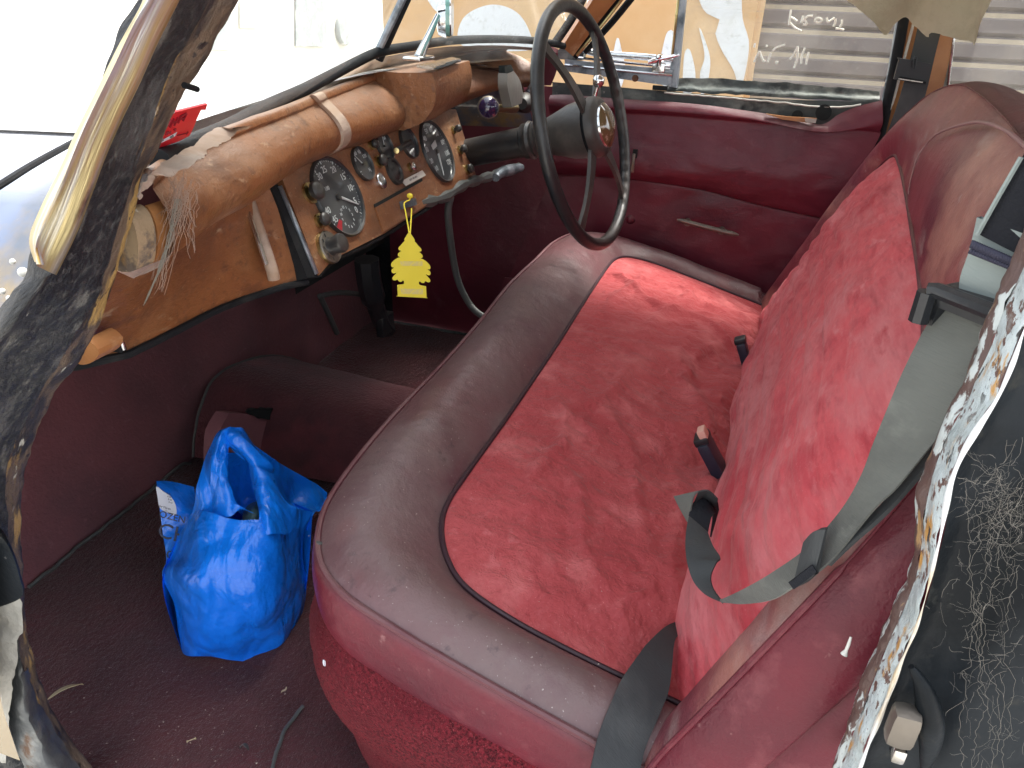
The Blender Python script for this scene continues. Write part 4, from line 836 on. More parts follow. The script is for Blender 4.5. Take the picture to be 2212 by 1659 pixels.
b = MB(); b.tube(atv([(398, 184, .455), (418, 190, .47), (426, 193, .475)]), .0022, 'rubber', 8); b.build('bent_nail', car)
b = MB()
for px_, py_, r_ in [(30, 575, 5), (52, 598, 8), (20, 492, 5), (8, 640, 5), (95, 452, 5), (70, 640, 4), (22, 655, 4)]:
    y_ = at(px_, py_, Z=.70); b.lathe(y_+V3((0, 0, .004)), (CAM-y_), [(0, r_*.0005), (.0012, r_*.0004), (.002, r_*.0002), (.002, 0)], 'label_white', 12)
b.build('water_spots', car, kind='stuff')
# ================================================================ near rear door post
lb = [(2470, -120), (2390, 100), (2290, 330), (2212, 530), (2154, 658), (2124, 742), (2092, 807), (2074, 861), (2038, 925), (2017, 975), (1996, 1045), (1986, 1095), (1981, 1150), (1972, 1232), (1943, 1308), (1915, 1365), (1892, 1422), (1862, 1498), (1827, 1593), (1795, 1690)]
rb = [(2560, -80), (2460, 160), (2330, 420), (2262, 590), (2212, 697), (2184, 777), (2151, 852), (2113, 911), (2077, 971), (2053, 1030), (2040, 1090), (2029, 1150), (2017, 1200), (1995, 1289), (1974, 1354), (1941, 1430), (1911, 1510), (1877, 1593), (1842, 1690)]
Ll = smooth([at(p[0], p[1], X=xs(p, .45, .41, 300, 1300)) for p in lb], 240); Lr = smooth([at(p[0], p[1], X=xs(p, .43, .395, 300, 1300)) for p in rb], 240)
rw = across([[p+V3((.03, -.01, 0)) for p in Ll], [p+V3((.004, .001, 0)) for p in Ll], [a.lerp(c, .28) for a, c in zip(Ll, Lr)]], 12); b = MB(); b.grid(jag(rw, .0022, 60), 'edge_brown')
rw = across([[a.lerp(c, .28) for a, c in zip(Ll, Lr)], [a.lerp(c, .5)+V3((-.004, 0, 0)) for a, c in zip(Ll, Lr)], [a.lerp(c, .8)+V3((-.003, 0, 0)) for a, c in zip(Ll, Lr)], Lr], 18)
for k_, r_ in enumerate(rw):
    if k_: jag([r_], .0014, 50)
b.grid(rw, 'edge_paint'); b.build('rear_door_frame', car, label='rear door post edge with cracked white and brown paint')
M['edge_glare'] = mat('edge_glare', (.74, .76, .76), .3, var=[(20, (.5, .4, .25), .6, .7, 6, (1, 1, .3))], coat=.5)
b = MB(); b.tube([p+V3((-.004, 0, 0)) for p in Lr], [.0011+.0005*math.sin(i*.07)+.0004*math.sin(i*.31) for i in range(240)], 'edge_glare', 8); b.build('glare_bead', car)  # white glare along the post edge, built as a pale bead
fr_ = [(p[0]+260, p[1]+60) for p in rb]
rw = across([[p+V3((.006, -.004, 0)) for p in Lr], [p+V3((.014, -.016, 0)) for p in Lr], [p+V3((.012, -.034, 0)) for p in Lr], [p+V3((.0, -.055, 0)) for p in Lr], [p+V3((-.006, -.12, 0)) for p in Lr], [p+V3((-.012, -.25, .0)) for p in Lr], [p+V3((-.012, -.55, .0)) for p in Lr]], 60)
for r_ in rw:
    for i, p in enumerate(r_): r_[i] = p+V3((.004*fr(p, 6), 0, 0))
b = MB(); b.grid(rw, 'black_paint'); b.build('rear_door', car, label='glossy black rear door flank hung with cobwebs')
b = MB(); c = at(1950, 1568, X=.385); b.box(c, .016, .018, .030, 'metal_beige', rnd=.0065); b.box(at(1940, 1622, X=.385), .012, .008, .012, 'chrome', rnd=.002); b.build('striker_plate', car)
b = MB(); q = smooth(ats([(1968, 1440), (1992, 1480), (2008, 1540), (2010, 1600), (1995, 1665)], X=.39), 30); b.tube(q, [.002+.006*math.sin(PI*i/29) for i in range(30)], 'black_paint', 10); b.build('latch_moulding', car)
# ================================================================ bench seat
seat = empty('front_bench_seat', (1.17, .15, 0), 'maroon leather front bench seat with red velvet inserts, worn and dusty', 'bench seat')
def zc(y): return .38-.24*(.39-y)
OUT = [(1.17, .430), (1.0, .425), (.80, .424), (.66, .416), (.585, .402), (.530, .372), (.503, .33), (.492, .27), (.484, .20), (.476, .10), (.470, 0.), (.475, -.10), (.56, -.16), (.8, -.17), (1.17, -.17), (1.5, -.17), (1.76, -.16), (1.85, -.10), (1.865, 0), (1.87, .15), (1.865, .30), (1.845, .37), (1.79, .415), (1.68, .436), (1.54, .438), (1.36, .440)]
INS = [(1.17, .292), (.92, .292), (.76, .294), (.69, .293), (.645, .282), (.605, .258), (.578, .225), (.564, .17), (.558, .10), (.556, 0.), (.56, -.09), (.62, -.13), (.85, -.14), (1.17, -.14), (1.5, -.14), (1.72, -.13), (1.775, -.08), (1.785, .02), (1.79, .12), (1.79, .21), (1.77, .265), (1.73, .29), (1.66, .297), (1.5, .297), (1.36, .295)]
NR = 560
o2 = smooth([(p[0], p[1], 0) for p in OUT], NR, True); i2 = smooth([(p[0], p[1], 0) for p in INS], NR, True)
cen = V3((1.17, .1, 0))
def ringz(r, h, out=0.):
    res = []
    for p in r:
        d = (p-V3((min(max(p.x, .8), 1.55), .12, 0))); d = d.normalized() if d.length > 1e-6 else d
        q = p+d*out; res.append(V3((q.x, q.y, zc(q.y)+h)))
    return res
rows = [ringz(o2, -.088, .0), ringz(o2, -.07, .007), ringz(o2, -.035, .010), ringz(o2, -.01, .007), ringz(o2, 0, 0)]
cush = MB(); cush.grid(across(rows, 20), 'leather_side', cu=True)
top = []
for k in range(26):
    t = k/25; bu = .026*math.sin(PI*min(1, t*1.02))**.8*(1 if t < .97 else .5); ring = []
    for p, q in zip(o2, i2):
        c = p.lerp(q, t); dip = 0
        dd = .010*math.exp(-((c.x-1.07)/.16)**2)-.008*math.exp(-((c.x-1.42)/.14)**2)     # sags of the worn front roll
        ring.append(V3((c.x, c.y, zc(c.y)+bu*(1 if c.y > -.05 else .4)+dd*math.sin(PI*t)*(1 if c.y > .2 else 0)+.0028*fr(c, 9)*math.sin(PI*t))))
    top.append(ring)
cush.grid(top, 'leather_dusty', cu=True); co = cush.build('seat_cushion', seat, label='dusty maroon seat cushion with rounded front roll')
b = MB(); b.tube([p+V3((0, 0, .001)) for p in ringz(o2, 0, .001)], .0038, 'piping', 8, closed=True); b.build('piping', co)
b = MB(); b.tube([p+V3((0, 0, .0035)) for p in ringz(i2, 0, .0)], .0034, 'piping_dark', 8, closed=True); b.build('piping', co)
FOLDS = []
_r = random.Random(21)
for (a0, b0, a1, b1) in [(.70, .02, 1.05, .17), (.62, .06, .86, .20), (.60, -.02, .95, .05), (.80, -.04, 1.3, .06), (1.55, .27, 1.62, -.04), (1.62, .24, 1.70, .0), (1.48, .22, 1.56, .02), (1.30, .16, 1.66, .10), (1.35, .24, 1.72, .22), (1.2, .08, 1.5, .0), (1.0, .20, 1.25, .13), (.75, .20, 1.0, .22), (1.05, .03, 1.4, .09), (1.58, .10, 1.74, .14)]:
    FOLDS.append((a0, b0, a1, b1, .011, .007))
for _ in range(110):
    a0, b0 = _r.uniform(.6, 1.7), _r.uniform(-.05, .28); an = _r.gauss(.1, .5) if _r.random() < .6 else _r.gauss(1.3, .4); l_ = _r.uniform(.05, .14); FOLDS.append((a0, b0, a0+l_*math.cos(an), b0+l_*math.sin(an), _r.uniform(.004, .008), _r.choice([-.6, 1, 1])*_r.uniform(.0022, .0045)))
for _ in range(26):
    a0 = _r.uniform(.7, 1.7); FOLDS.append((a0, .29, a0+_r.uniform(-.01, .05), .25-_r.random()*.04, .005, .0028))
vi = []; nk = 100
for k in range(nk):
    t = k/(nk-1); ring = []
    for p in i2:
        med = V3((min(max(p.x, .78), 1.6), .08, 0)); c = p.lerp(med, t)
        h = .002+.016*(1-(1-min(1, t*1.5))**2)
        e = min(1, t*6)
        # fabric folds: creases sweeping from front to back corner, puckers along the seam
        h += e*(.0045*fr((c.x*1.3, c.y*.8, 1), 7, 5)+.0032*noise.noise(V3((c.x*34+3*noise.noise(c*6), c.y*5, 2))))
        back = max(0, min(1, (.14-c.y)/.15)); h += e*back*.010*math.sin(c.x*17+c.y*22+3*noise.noise(c*5))
        for fx0, fy0, fx1, fy1, fw_, fh_ in FOLDS:
            dx, dy = fx1-fx0, fy1-fy0; tt = ((c.x-fx0)*dx+(c.y-fy0)*dy)/(dx*dx+dy*dy); tt_ = max(0, min(1, tt)); ox, oy = c.x-(fx0+dx*tt_), c.y-(fy0+dy*tt_+.012*math.sin(tt_*7+fx0*9)); h += e*fh_*math.exp(-(ox*ox+oy*oy)/(fw_*fw_))*math.sin(PI*(.08+.84*tt_))
        fold = math.exp(-((c.x-(1.50+.5*(c.y-.1)+.03*math.sin(c.y*30)))/.014)**2); h += .007*fold*e
        ring.append(V3((c.x, c.y, zc(c.y)+h)))
    vi.append(ring)
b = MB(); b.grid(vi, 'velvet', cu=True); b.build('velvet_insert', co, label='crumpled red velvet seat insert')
# pile carpet valance below
b = MB(); rows = []
for k in range(40):
    t = k/39; zz = -.060-(.31)*t; ring = []
    for p in o2:
        d = (p-V3((min(max(p.x, .8), 1.55), .12, 0))).normalized(); rr_ = -.006+.018*min(1, t*7)+.014*math.sin(PI*min(1, t*1.6))-.013*t-.035*t*t
        q = p+d*(rr_+.0025*fr(V3((p.x, p.y, t)), 60, 3)); ring.append(V3((q.x, q.y, max(.0, zc(p.y)+zz*(zc(p.y)/.38)))))
    rows.append(ring)
b.grid(rows, 'pile', cu=True); b.build('carpeted_base', seat, label='deep red pile carpet covering the seat base')
# backrest
BK = .404
nb = V3((0, 1, BK)).normalized(); ub = V3((0, -BK, 1)).normalized()
def yb(x, z): return -.018-.052*(x-.5)-BK*(z-.27)
OB = [(.47, .20), (.466, .32), (.468, .45), (.475, .58), (.50, .68), (.56, .745), (.68, .785), (.90, .805), (1.17, .812), (1.35, .806), (1.52, .775), (1.64, .72), (1.72, .65), (1.765, .56), (1.79, .45), (1.81, .33), (1.82, .20), (1.5, .16), (1.17, .16), (.8, .16)]
IB = [(.555, .22), (.56, .32), (.566, .43), (.585, .53), (.63, .60), (.72, .635), (.88, .65), (1.1, .66), (1.3, .668), (1.48, .672), (1.60, .667), (1.665, .63), (1.69, .56), (1.70, .46), (1.71, .34), (1.715, .22), (1.45, .19), (1.15, .19), (.8, .19)]
ob = smooth([(p[0], 0, p[1]) for p in OB], NR, True); ib = smooth([(p[0], 0, p[1]) for p in IB], NR, True)
# start both at comparable spot: rotate so index 0 is the lower near corner
def B3(p, h, out=0.):
    d = V3((p.x-min(max(p.x, .75), 1.55), 0, p.z-min(max(p.z, .35), .52))); d = d.normalized() if d.length > 1e-6 else V3((0, 0, 0))
    q = p+d*out; return V3((q.x, yb(q.x, q.z), q.z))+nb*h
rows = []
for k in range(30):
    t = k/29; h = .004+.030*math.sin(PI*min(1, t*.62+.02))*(1-t*.15)
    rows.append([B3(q.lerp(p, t), h*(1)-.0+.002*fr(q.lerp(p, t), 9)) for p, q in zip(ob, ib)])
endh = .004+.030*math.sin(PI*.64)*.85
bk = MB(); bk.grid(rows, 'backrest_leather', cu=True)
rows = [[B3(p, endh+.002*fr(p, 9), 0) for p in ob], [B3(p, endh-.016, .013) for p in ob], [B3(p, endh-.04, .020) for p in ob], [B3(p, endh-.058, .020) for p in ob], [B3(p, endh-.062, .016) for p in ob], [B3(p, endh-.075, .023) for p in ob], [B3(p, endh-.11, .026) for p in ob], [B3(p, endh-.16, .016) for p in ob], [B3(p, endh-.175, -.03) for p in ob]]
bk.grid(across(rows, 44), 'leather_side', cu=True)
bo = bk.build('backrest', seat, label='rounded maroon leather backrest, faded and scuffed along the top')
b = MB(); b.tube([B3(p, endh+.0006, .001) for p in ob], [.0032 if p.z < .55 and p.x < 1 else .0012 for p in ob], 'leather_side', 8, closed=True); b.build('piping', bo)
b = MB(); b.tube([B3(p, .0055, 0) for p in ib], .003, 'piping', 8, closed=True); b.build('piping', bo)
rows = []
for k in range(120):
    t = k/119; ring = []
    for p in ib:
        med = V3((min(max(p.x, .80), 1.5), 0, .44)); c = p.lerp(med, t); e = min(1, t*5)
        h = .004+.034*(1-(1-min(1, t*1.6))**2)
        h += e*(.0035*noise.noise(V3((c.x*5, 3, c.z*34+8*c.x+2*noise.noise(c*4))))+.004*fr((c.x*.8, 0, c.z*1.6), 6, 4))
        low = max(0, min(1, (.34-c.z)/.1)); h += e*low*.014*(math.sin(c.x*11+2*noise.noise(c*7)))
        w_ = c.z+.16*(c.x-1.1)**2+.05*c.x; h += e*.0055*(abs(math.sin(w_*86+1.5*noise.noise(V3((c.x*3, 0, c.z*5)))))**.6-.6)*(.35+.65*abs(noise.noise(V3((c.x*4, 5, c.z*9)))*2))
        ring.append(B3(c, h))
    rows.append(ring)
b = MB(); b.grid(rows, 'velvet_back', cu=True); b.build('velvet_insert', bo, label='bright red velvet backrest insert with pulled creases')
# faded welt arching over the top
def onback(px_, py_, o):
    # intersect with backrest plane (offset o along normal)
    n_ = V3((.052, 1, BK)); e_ = -.018+.052*.5+BK*.27+o*n_.length
    return at(px_, py_, PL=(n_.x, n_.y, n_.z, e_))
M['welt'] = mat('welt', (.30, .17, .17), .6)
b = MB(); b.tube(smooth([onback(px_, py_, o) for px_, py_, o in [(1962, 420, .032), (1968, 385, .034), (1984, 336, .036), (2008, 303, .038), (2037, 283, .040), (2106, 264, .042), (2167, 279, .044), (2230, 330, .046)]], 60), [.0006+.0014*min(1, i/25) for i in range(60)], 'welt', 8); b.build('top_welt', bo)
b = MB(); b.tube(atv([(1838, 1376, .440), (1833, 1392, .438), (1828, 1404, .437), (1823, 1414, .436)]), [.0008, .0012, .0012, .0026], 'label_white', 8); b.build('dried_drip', bo)
# ================================================================ seat belts
def strapname(): pass
belt = empty('seat_belt', (.60, -.10, .30), 'grey webbing seat belt with twisted loop hanging over the passenger backrest', 'seat belt')
# long strap: edges (px,py,X)
A = [(2030, 664, .49), (2000, 712, .487), (1976, 757, .482), (1946, 819, .476), (1916, 890, .47), (1886, 962, .465), (1860, 1030, .462), (1815, 1105, .462), (1744, 1183, .475), (1674, 1233, .485), (1625, 1262, .50), (1575, 1288, .53), (1556, 1297, .545)]
Bq = [(2150, 712, .455), (2128, 760, .455), (2100, 820, .452), (2070, 875, .45), (2035, 935, .447), (1994, 986, .445), (1934, 1057, .442), (1889, 1099, .442), (1790, 1215, .448), (1714, 1268, .46), (1664, 1296, .475), (1600, 1305, .51), (1556, 1301, .54)]
b = MB(); b.ribbon(atv(A), atv(Bq), 'webbing', 110, 9, .0018, wob=.0006); b.build('shoulder_strap', belt)
# second layer behind
A2 = [(2040, 930, .455), (1994, 992, .455), (1930, 1065, .453), (1880, 1118, .452), (1830, 1160, .452), (1775, 1212, .458)]
B2 = [(2060, 940, .45), (2010, 1000, .448), (1946, 1076, .446), (1896, 1126, .445), (1846, 1170, .445), (1792, 1222, .45)]
b = MB(); b.ribbon(atv(A2), atv(B2), 'webbing_dark', 50, 4, .003); b.build('folded_strap', belt)
# stitched joint
A3 = [(1783, 1140, .612), (1760, 1150, .615), (1744, 1175, .618)]; B3_ = [(1762, 1236, .60), (1740, 1262, .60), (1716, 1270, .60)]
b = MB(); b.ribbon(atv([(1786, 1141, .452), (1764, 1146, .454), (1742, 1172, .458)]), atv([(1764, 1240, .446), (1742, 1258, .448), (1716, 1270, .452)]), 'webbing_dark', 16, 8, .005)
for k in range(14):
    t = k/13; p = at(1762-46*t, 1236+35*t, X=.443); q = at(1752-46*t, 1222+35*t, X=.444); b.tube([p, q], .0012, 'webbing_black', 5)
b.build('stitched_joint', belt)
# twisted loop
Ao = [(1562, 1300, .545), (1526, 1285, .56), (1500, 1258, .575), (1486, 1220, .59), (1481, 1187, .61), (1482, 1150, .635), (1488, 1115, .66)]
Bi = [(1562, 1303, .54), (1540, 1270, .56), (1536, 1243, .575), (1548, 1215, .585), (1556, 1205, .595), (1540, 1180, .615), (1528, 1150, .64)]
b = MB(); b.ribbon(atv(Ao), atv(Bi), 'webbing_dark', 60, 8, .0018)
b.ribbon(atv([(1488, 1115, .675), (1496, 1090, .69), (1520, 1065, .71), (1545, 1075, .72), (1552, 1100, .72)]), atv([(1528, 1152, .65), (1536, 1120, .67), (1544, 1110, .69), (1538, 1140, .70), (1535, 1160, .70)]), 'webbing_black', 30, 6, .0018)
b.ribbon(atv([(1456, 1072, .70), (1470, 1100, .69), (1486, 1128, .68)]), atv([(1509, 1061, .69), (1498, 1075, .685), (1490, 1118, .678)]), 'webbing', 24, 6, .0018)
b.ribbon(atv([(1509, 1061, .69), (1530, 1060, .69), (1550, 1078, .69)]), atv([(1490, 1118, .70), (1510, 1082, .71), (1548, 1098, .71)]), 'webbing_dark', 24, 6, .0018)
b.build('twisted_loop', belt)
# tongue and folded pale webbing at the top
b = MB(); A_, B_ = at(1985, 700, X=.60), at(2002, 624, X=.60); 
q = atv([(1984, 692, .485), (2004, 624, .485), (2022, 621, .483), (2150, 668, .45), (2160, 716, .448), (2128, 706, .452), (2026, 664, .482), (2012, 704, .485)])
b.prism(q, V3((.004, -.012, .004)), 'plastic_black'); b.tube(atv([(2006, 628, .483), (2026, 628, .481), (2150, 676, .448)]), .005, 'plastic_black', 8); b.tube(atv([(1984, 694, .483), (2004, 630, .483)]), .006, 'plastic_black', 8); b.build('belt_tongue', belt)
b = MB(); b.ribbon(atv([(2116, 470, .48), (2100, 540, .48), (2082, 600, .48), (2086, 636, .48), (2120, 664, .48)]), atv([(2260, 520, .452), (2240, 590, .452), (2200, 640, .455), (2180, 680, .46), (2170, 700, .465)]), 'webbing_pale', 40, 8, .004, wob=.003); b.build('folded_end', belt)
b = MB(); b.ribbon(atv([(2250, 290, .475), (2212, 340, .475), (2160, 430, .475), (2117, 505, .476)]), atv([(2330, 420, .45), (2290, 500, .45), (2260, 540, .452), (2220, 560, .455)]), 'webbing_black', 40, 8, .004)
b.tube([p+V3((-.003, .002, 0)) for p in smooth(atv([(2212, 338, .473), (2160, 428, .473), (2117, 505, .474)]), 20)], .0014, 'webbing_pale', 6); b.build('upper_web', belt)
b = MB()
for k in range(22):
    t = k/21; p0 = at(2098+110*t, 536+48*t, X=.470-.022*t); p1 = at(2104+110*t, 520+48*t, X=.470-.022*t); p2 = at(2094+110*t, 548+44*t, X=.470-.022*t); b.tube([p0, p1], .0013, 'thread', 4); b.tube([p0+V3((0, -.001, 0)), p2], .0012, 'thread', 4)
b.build('stitching', belt)
# lap webbing between cushion and backrest (near side)
lap = empty('lap_belt', (.5, .05, .3), 'dark flat lap belt running over the near rear corner of the cushion', 'seat belt')
CP = (0, -.24, 1, .38-.24*.39)
def cu(px_, py_, o=.01): return at(px_, py_, PL=(0, -.24, 1, CP[3]+o))
A = [(1478, 1338, .004), (1440, 1352, .022), (1400, 1388, .030), (1383, 1409, .032), (1345, 1464, .03), (1320, 1519, .026), (1295, 1582, .018), (1278, 1649, .010), (1262, 1720, .0)]
Bq = [(1482, 1362, .004), (1459, 1380, .024), (1452, 1430, .033), (1449, 1460, .032), (1442, 1500, .03), (1417, 1561, .026), (1396, 1610, .018), (1383, 1659, .01), (1368, 1730, 0)]
b = MB(); b.ribbon([cu(*p) for p in A], [cu(*p) for p in Bq], 'webbing_dark', 60, 8, .002, wob=.0008); b.build('webbing', lap)
# buckles
bk1 = empty('belt_buckle', at(1530, 970, X=.95), 'blue black belt buckle with a peach tab between cushion and backrest', 'belt buckle', 'buckles standing up behind the cushion')
def bkl(par, cpts, X, w, tab):
    A_ = at(*cpts[0], X=X); B_ = at(*cpts[1], X=X); d = (B_-A_).normalized(); s_ = V3((1, 0, 0)); s_ = (s_-d*s_.dot(d)).normalized(); n_ = d.cross(s_)
    b = MB(); b.box((A_+B_)/2, w, (B_-A_).length, .018, 'plastic_navy', ax=(s_, d, n_), rnd=.005); b.build('buckle_body', par)
    b = MB(); b.box(A_-d*.003-s_*0, w*.8, .012, .022, 'plastic_black', ax=(s_, d, n_), rnd=.004)
    b.build('buckle_head', par)
    if tab: b = MB(); b.box(A_-d*.004+V3((-.004, 0, .010)), w*.5, .016, .012, 'peach_plastic', ax=(s_, d, n_), rnd=.003); b.build('release_tab', par)
M['plastic_navy'] = mat('plastic_navy', (.018, .024, .042), .35, bump=[(200, .0004, 2)], dust=((.15, .15, .16), .3, 20))
bkl(bk1, [(1519, 950), (1556, 1020)], .96, .040, True)
bk2 = empty('belt_buckle', at(1603, 770, X=1.3), 'plain dark buckle half hidden behind the backrest edge, nearer the steering wheel', 'belt buckle', 'buckles standing up behind the cushion')
bkl(bk2, [(1600, 738), (1618, 800)], 1.38, .03, False)
# far belt on the door post
fb = empty('driver_seat_belt', at(1950, 200, X=1.87), 'black belt running down the far door post with a plastic slider', 'seat belt')
b = MB(); b.ribbon(ats([(1988, 30), (1973, 100), (1952, 180), (1930, 250), (1900, 330), (1884, 380)], X=1.875), ats([(2040, 40), (2022, 110), (2003, 190), (1982, 262), (1950, 340), (1930, 390)], X=1.875), 'webbing_dark', 50, 6, .003); b.build('webbing', fb)
b = MB(); q = smooth([at(p[0], p[1], X=1.862) for p in [(1942, 130), (1944, 126), (2010, 138), (2013, 141), (2005, 178), (2000, 182), (1936, 172), (1932, 168)]], 40, True); b.prism(q, (.016, 0, 0), 'plastic_black'); b.tube(smooth(ats([(1972, 147), (1974, 126), (1980, 126), (1976, 148)], X=1.858), 14), .002, 'plastic_black', 6); b.tube(ats([(1942, 168), (2000, 178)], X=1.86), .003, 'rubber', 6)
for k in range(9): t = k/8; b.box(at(1944+46*t, 170.5+7*t, X=1.858), .002, .006, .002, 'label_white')
b.build('belt_slider', fb)
# ================================================================ torn headlining cloth
b = MB(); fc = 1632/2212*.5486
low = [(1800, -30), (1830, 0), (1862, 25), (1884, 45), (1910, 76), (1932, 52), (1955, 36), (1972, 52), (2004, 80), (2012, 70), (2060, 84), (2094, 90), (2100, 100), (2106, 78), (2112, 50), (2136, 0), (2150, -40)]
lo_ = [at(p[0], p[1], X=1.84) for p in low]; L_ = smooth(lo_, 90)
topl = [V3((1.86, L_[0].y+(L_[-1].y-L_[0].y)*i/89, 1.16)) for i in range(90)]
rw = across([L_, [a.lerp(c, .3) for a, c in zip(L_, topl)], [a.lerp(c, .65) for a, c in zip(L_, topl)], topl], 30)
for k_, r_ in enumerate(rw):
    for i, p in enumerate(r_): r_[i] = p+V3((-.02*noise.noise(V3((p.y*14, p.z*5, 0)))-.015*math.sin(p.y*40+p.z*10)*(1-k_/30), 0, .002*fr(p, 60)))
b.grid(rw, 'cloth_torn'); b.grid([[p+V3((.002, 0, 0)) for p in r_] for r_ in rw], 'cloth_torn'); b.build('torn_headlining', car, label='torn beige headlining cloth hanging by the far post')
# ================================================================ blue plastic bag
bag = empty('plastic_bag', (.70, .66, 0), 'crumpled blue plastic carrier bag with knotted handles standing on the carpet', 'plastic bag')
fb_ = 850/1343*.5486
def bp(cx, cy): return (301.7+cx*fb_, 877.8+cy*fb_)
# front sheet: rows from bottom to the shoulders; depth bulges toward the camera
def depth_pt(cx, cy, Y): 
    p = bp(cx, cy); return at(p[0], p[1], Y=Y)
def bagpt(cx, cy, dep):
    """dep metres behind the front vertical plane of the bag (plane through its foot, facing the camera)"""
    px_, py_ = bp(cx, cy); f0 = at(*bp(560, 1590), Z=0.004); n_ = V3((-.72, -.69, 0)).normalized()
    return at(px_, py_, PL=(n_.x, n_.y, 0, n_.dot(f0)-dep))
FR = [  # row: list of (cx, cy, depth)
    [(262, 1525, .055), (300, 1553, .03), (440, 1556, .010), (560, 1578, .0), (700, 1590, .0), (830, 1592, .012), (900, 1556, .03), (945, 1520, .055)],
    [(240, 1400, .06), (320, 1430, .02), (450, 1450, -.012), (600, 1460, -.02), (760, 1460, -.015), (880, 1450, 0.), (960, 1400, .04), (975, 1380, .06)],
    [(215, 1240, .065), (300, 1280, .02), (400, 1260, -.020), (580, 1260, -.034), (740, 1330, -.030), (880, 1300, -.01), (990, 1265, .03), (1035, 1240, .06)],
    [(142, 1075, .07), (230, 1080, .02), (350, 1120, -.02), (520, 1130, -.035), (680, 1120, -.036), (860, 1130, -.018), (980, 1130, .02), (1040, 1100, .06)],
    [(190, 960, .07), (280, 950, .03), (400, 960, -.006), (520, 960, -.022), (700, 970, -.024), (860, 960, -.008), (960, 960, .03), (1020, 960, .065)],
    [(240, 830, .072), (320, 820, .04), (430, 830, .012), (560, 830, 0.), (720, 830, -.006), (860, 830, .006), (980, 820, .04), (1030, 800, .07)],
    [(320, 690, .075), (380, 660, .05), (460, 650, .03), (560, 690, .02), (740, 690, .012), (870, 680, .02), (980, 660, .045), (1075, 650, .075)]]
rw = across([smooth([bagpt(*p) for p in r_], 90) for r_ in FR], 90)
def crump(rows, amp, f=16, lim=None):
    n_ = V3((-.72, -.69, 0)).normalized()
    for k_, r_ in enumerate(rows):
        for i, p in enumerate(r_):
            v = abs(noise.noise(V3((p.x*f, p.y*f, p.z*f*.6))))*2-.6; w = abs(noise.noise(V3((p.x*f*2.3+5, p.y*f*2.3, p.z*f*1.3))))-.3
            e = min(1, k_/6) if lim else 1
            r_[i] = p+n_*amp*(v+.6*w)*e+V3((0, 0, 0))
    return rows
b = MB(); b.grid(crump(crump(rw, .011, 8, 1), .004, 21, 1), 'bag')
# back sheet closes the volume
BR = [[(262, 1525, .055), (300, 1500, .14), (560, 1480, .17), (830, 1500, .15), (945, 1520, .055)], [(142, 1075, .07), (300, 1000, .16), (560, 980, .18), (860, 1000, .16), (1040, 1100, .06)], [(320, 690, .075), (420, 600, .14), (620, 580, .16), (900, 590, .14), (1075, 650, .075)]]
b.grid(across([smooth([bagpt(*p) for p in r_], 60) for r_ in BR], 30), 'bag')
# front neck pieces rising into handles
def sheet(rws, n=50, m=40, amp=.004, f=22, mt='bag', th=0):
    r_ = across([smooth([bagpt(*p) for p in q], n) for q in rws], m); b.grid(crump(r_, amp, f), mt)
sheet([[(320, 690, .075), (420, 668, .04), (560, 690, .02), (640, 640, .02), (742, 672, .012)], [(345, 600, .075), (430, 590, .05), (520, 600, .035), (570, 590, .03), (612, 612, .028)], [(350, 500, .078), (430, 490, .055), (500, 500, .045), (545, 500, .04), (572, 510, .04)], [(385, 400, .08), (440, 390, .062), (490, 400, .055), (520, 410, .055), (545, 430, .055)],
       [(420, 300, .085), (460, 290, .07), (500, 300, .07), (530, 310, .068), (550, 330, .07)], [(470, 190, .09), (500, 180, .08), (530, 200, .08), (545, 220, .08), (560, 250, .08)], [(500, 150, .10), (540, 138, .09), (570, 135, .09), (590, 160, .09), (600, 190, .09)]], amp=.006, f=26)
# top knot / handle band going right
sheet([[(480, 175, .10), (540, 140, .092), (600, 140, .09), (640, 140, .092), (680, 190, .095)], [(500, 215, .088), (560, 190, .078), (620, 190, .075), (660, 200, .078), (720, 250, .085)], [(530, 240, .09), (590, 250, .075), (650, 260, .07), (710, 270, .07), (790, 320, .08)], [(560, 262, .10), (620, 290, .085), (670, 330, .075), (730, 350, .07), (835, 375, .085)], [(640, 330, .10), (676, 350, .08), (710, 380, .068), (760, 400, .064), (832, 410, .085)]], amp=.007, f=26)
# right handle falling to the body
sheet([[(676, 345, .08), (720, 370, .066), (770, 390, .064), (820, 410, .07)], [(690, 430, .07), (735, 440, .055), (790, 440, .055), (840, 450, .065)], [(706, 520, .055), (750, 520, .04), (810, 520, .04), (870, 530, .055)], [(730, 600, .035), (770, 600, .022), (850, 600, .025), (925, 610, .045)], [(742, 672, .012), (800, 680, .0), (900, 690, .018), (1000, 655, .05)], [(745, 800, -.004), (830, 800, -.012), (900, 800, 0.), (1000, 760, .05)]], amp=.006, f=26)
# right back panel sweeping to the seat
sheet([[(690, 235, .12), (800, 300, .13), (900, 370, .15), (1060, 460, .17), (1168, 540, .18)], [(800, 380, .13), (880, 440, .14), (980, 500, .15), (1080, 540, .16), (1160, 590, .17)], [(840, 480, .12), (900, 560, .12), (960, 600, .13), (1040, 620, .13), (1120, 640, .14)], [(880, 560, .10), (930, 625, .09), (980, 655, .09), (1040, 660, .09), (1085, 680, .09)], [(900, 700, .05), (960, 740, .06), (1000, 760, .07), (1040, 770, .08), (1060, 780, .09)]], amp=.006, f=18)
# inside back panel behind the opening
sheet([[(545, 290, .12), (600, 290, .13), (650, 290, .13), (700, 330, .13)], [(540, 400, .12), (600, 420, .14), (660, 420, .14), (740, 430, .13)], [(560, 560, .11), (620, 580, .13), (700, 580, .13), (760, 580, .12)], [(600, 650, .09), (660, 690, .10), (720, 700, .10), (780, 700, .09)]], amp=.004)
bo_ = b.build('bag_body', bag)
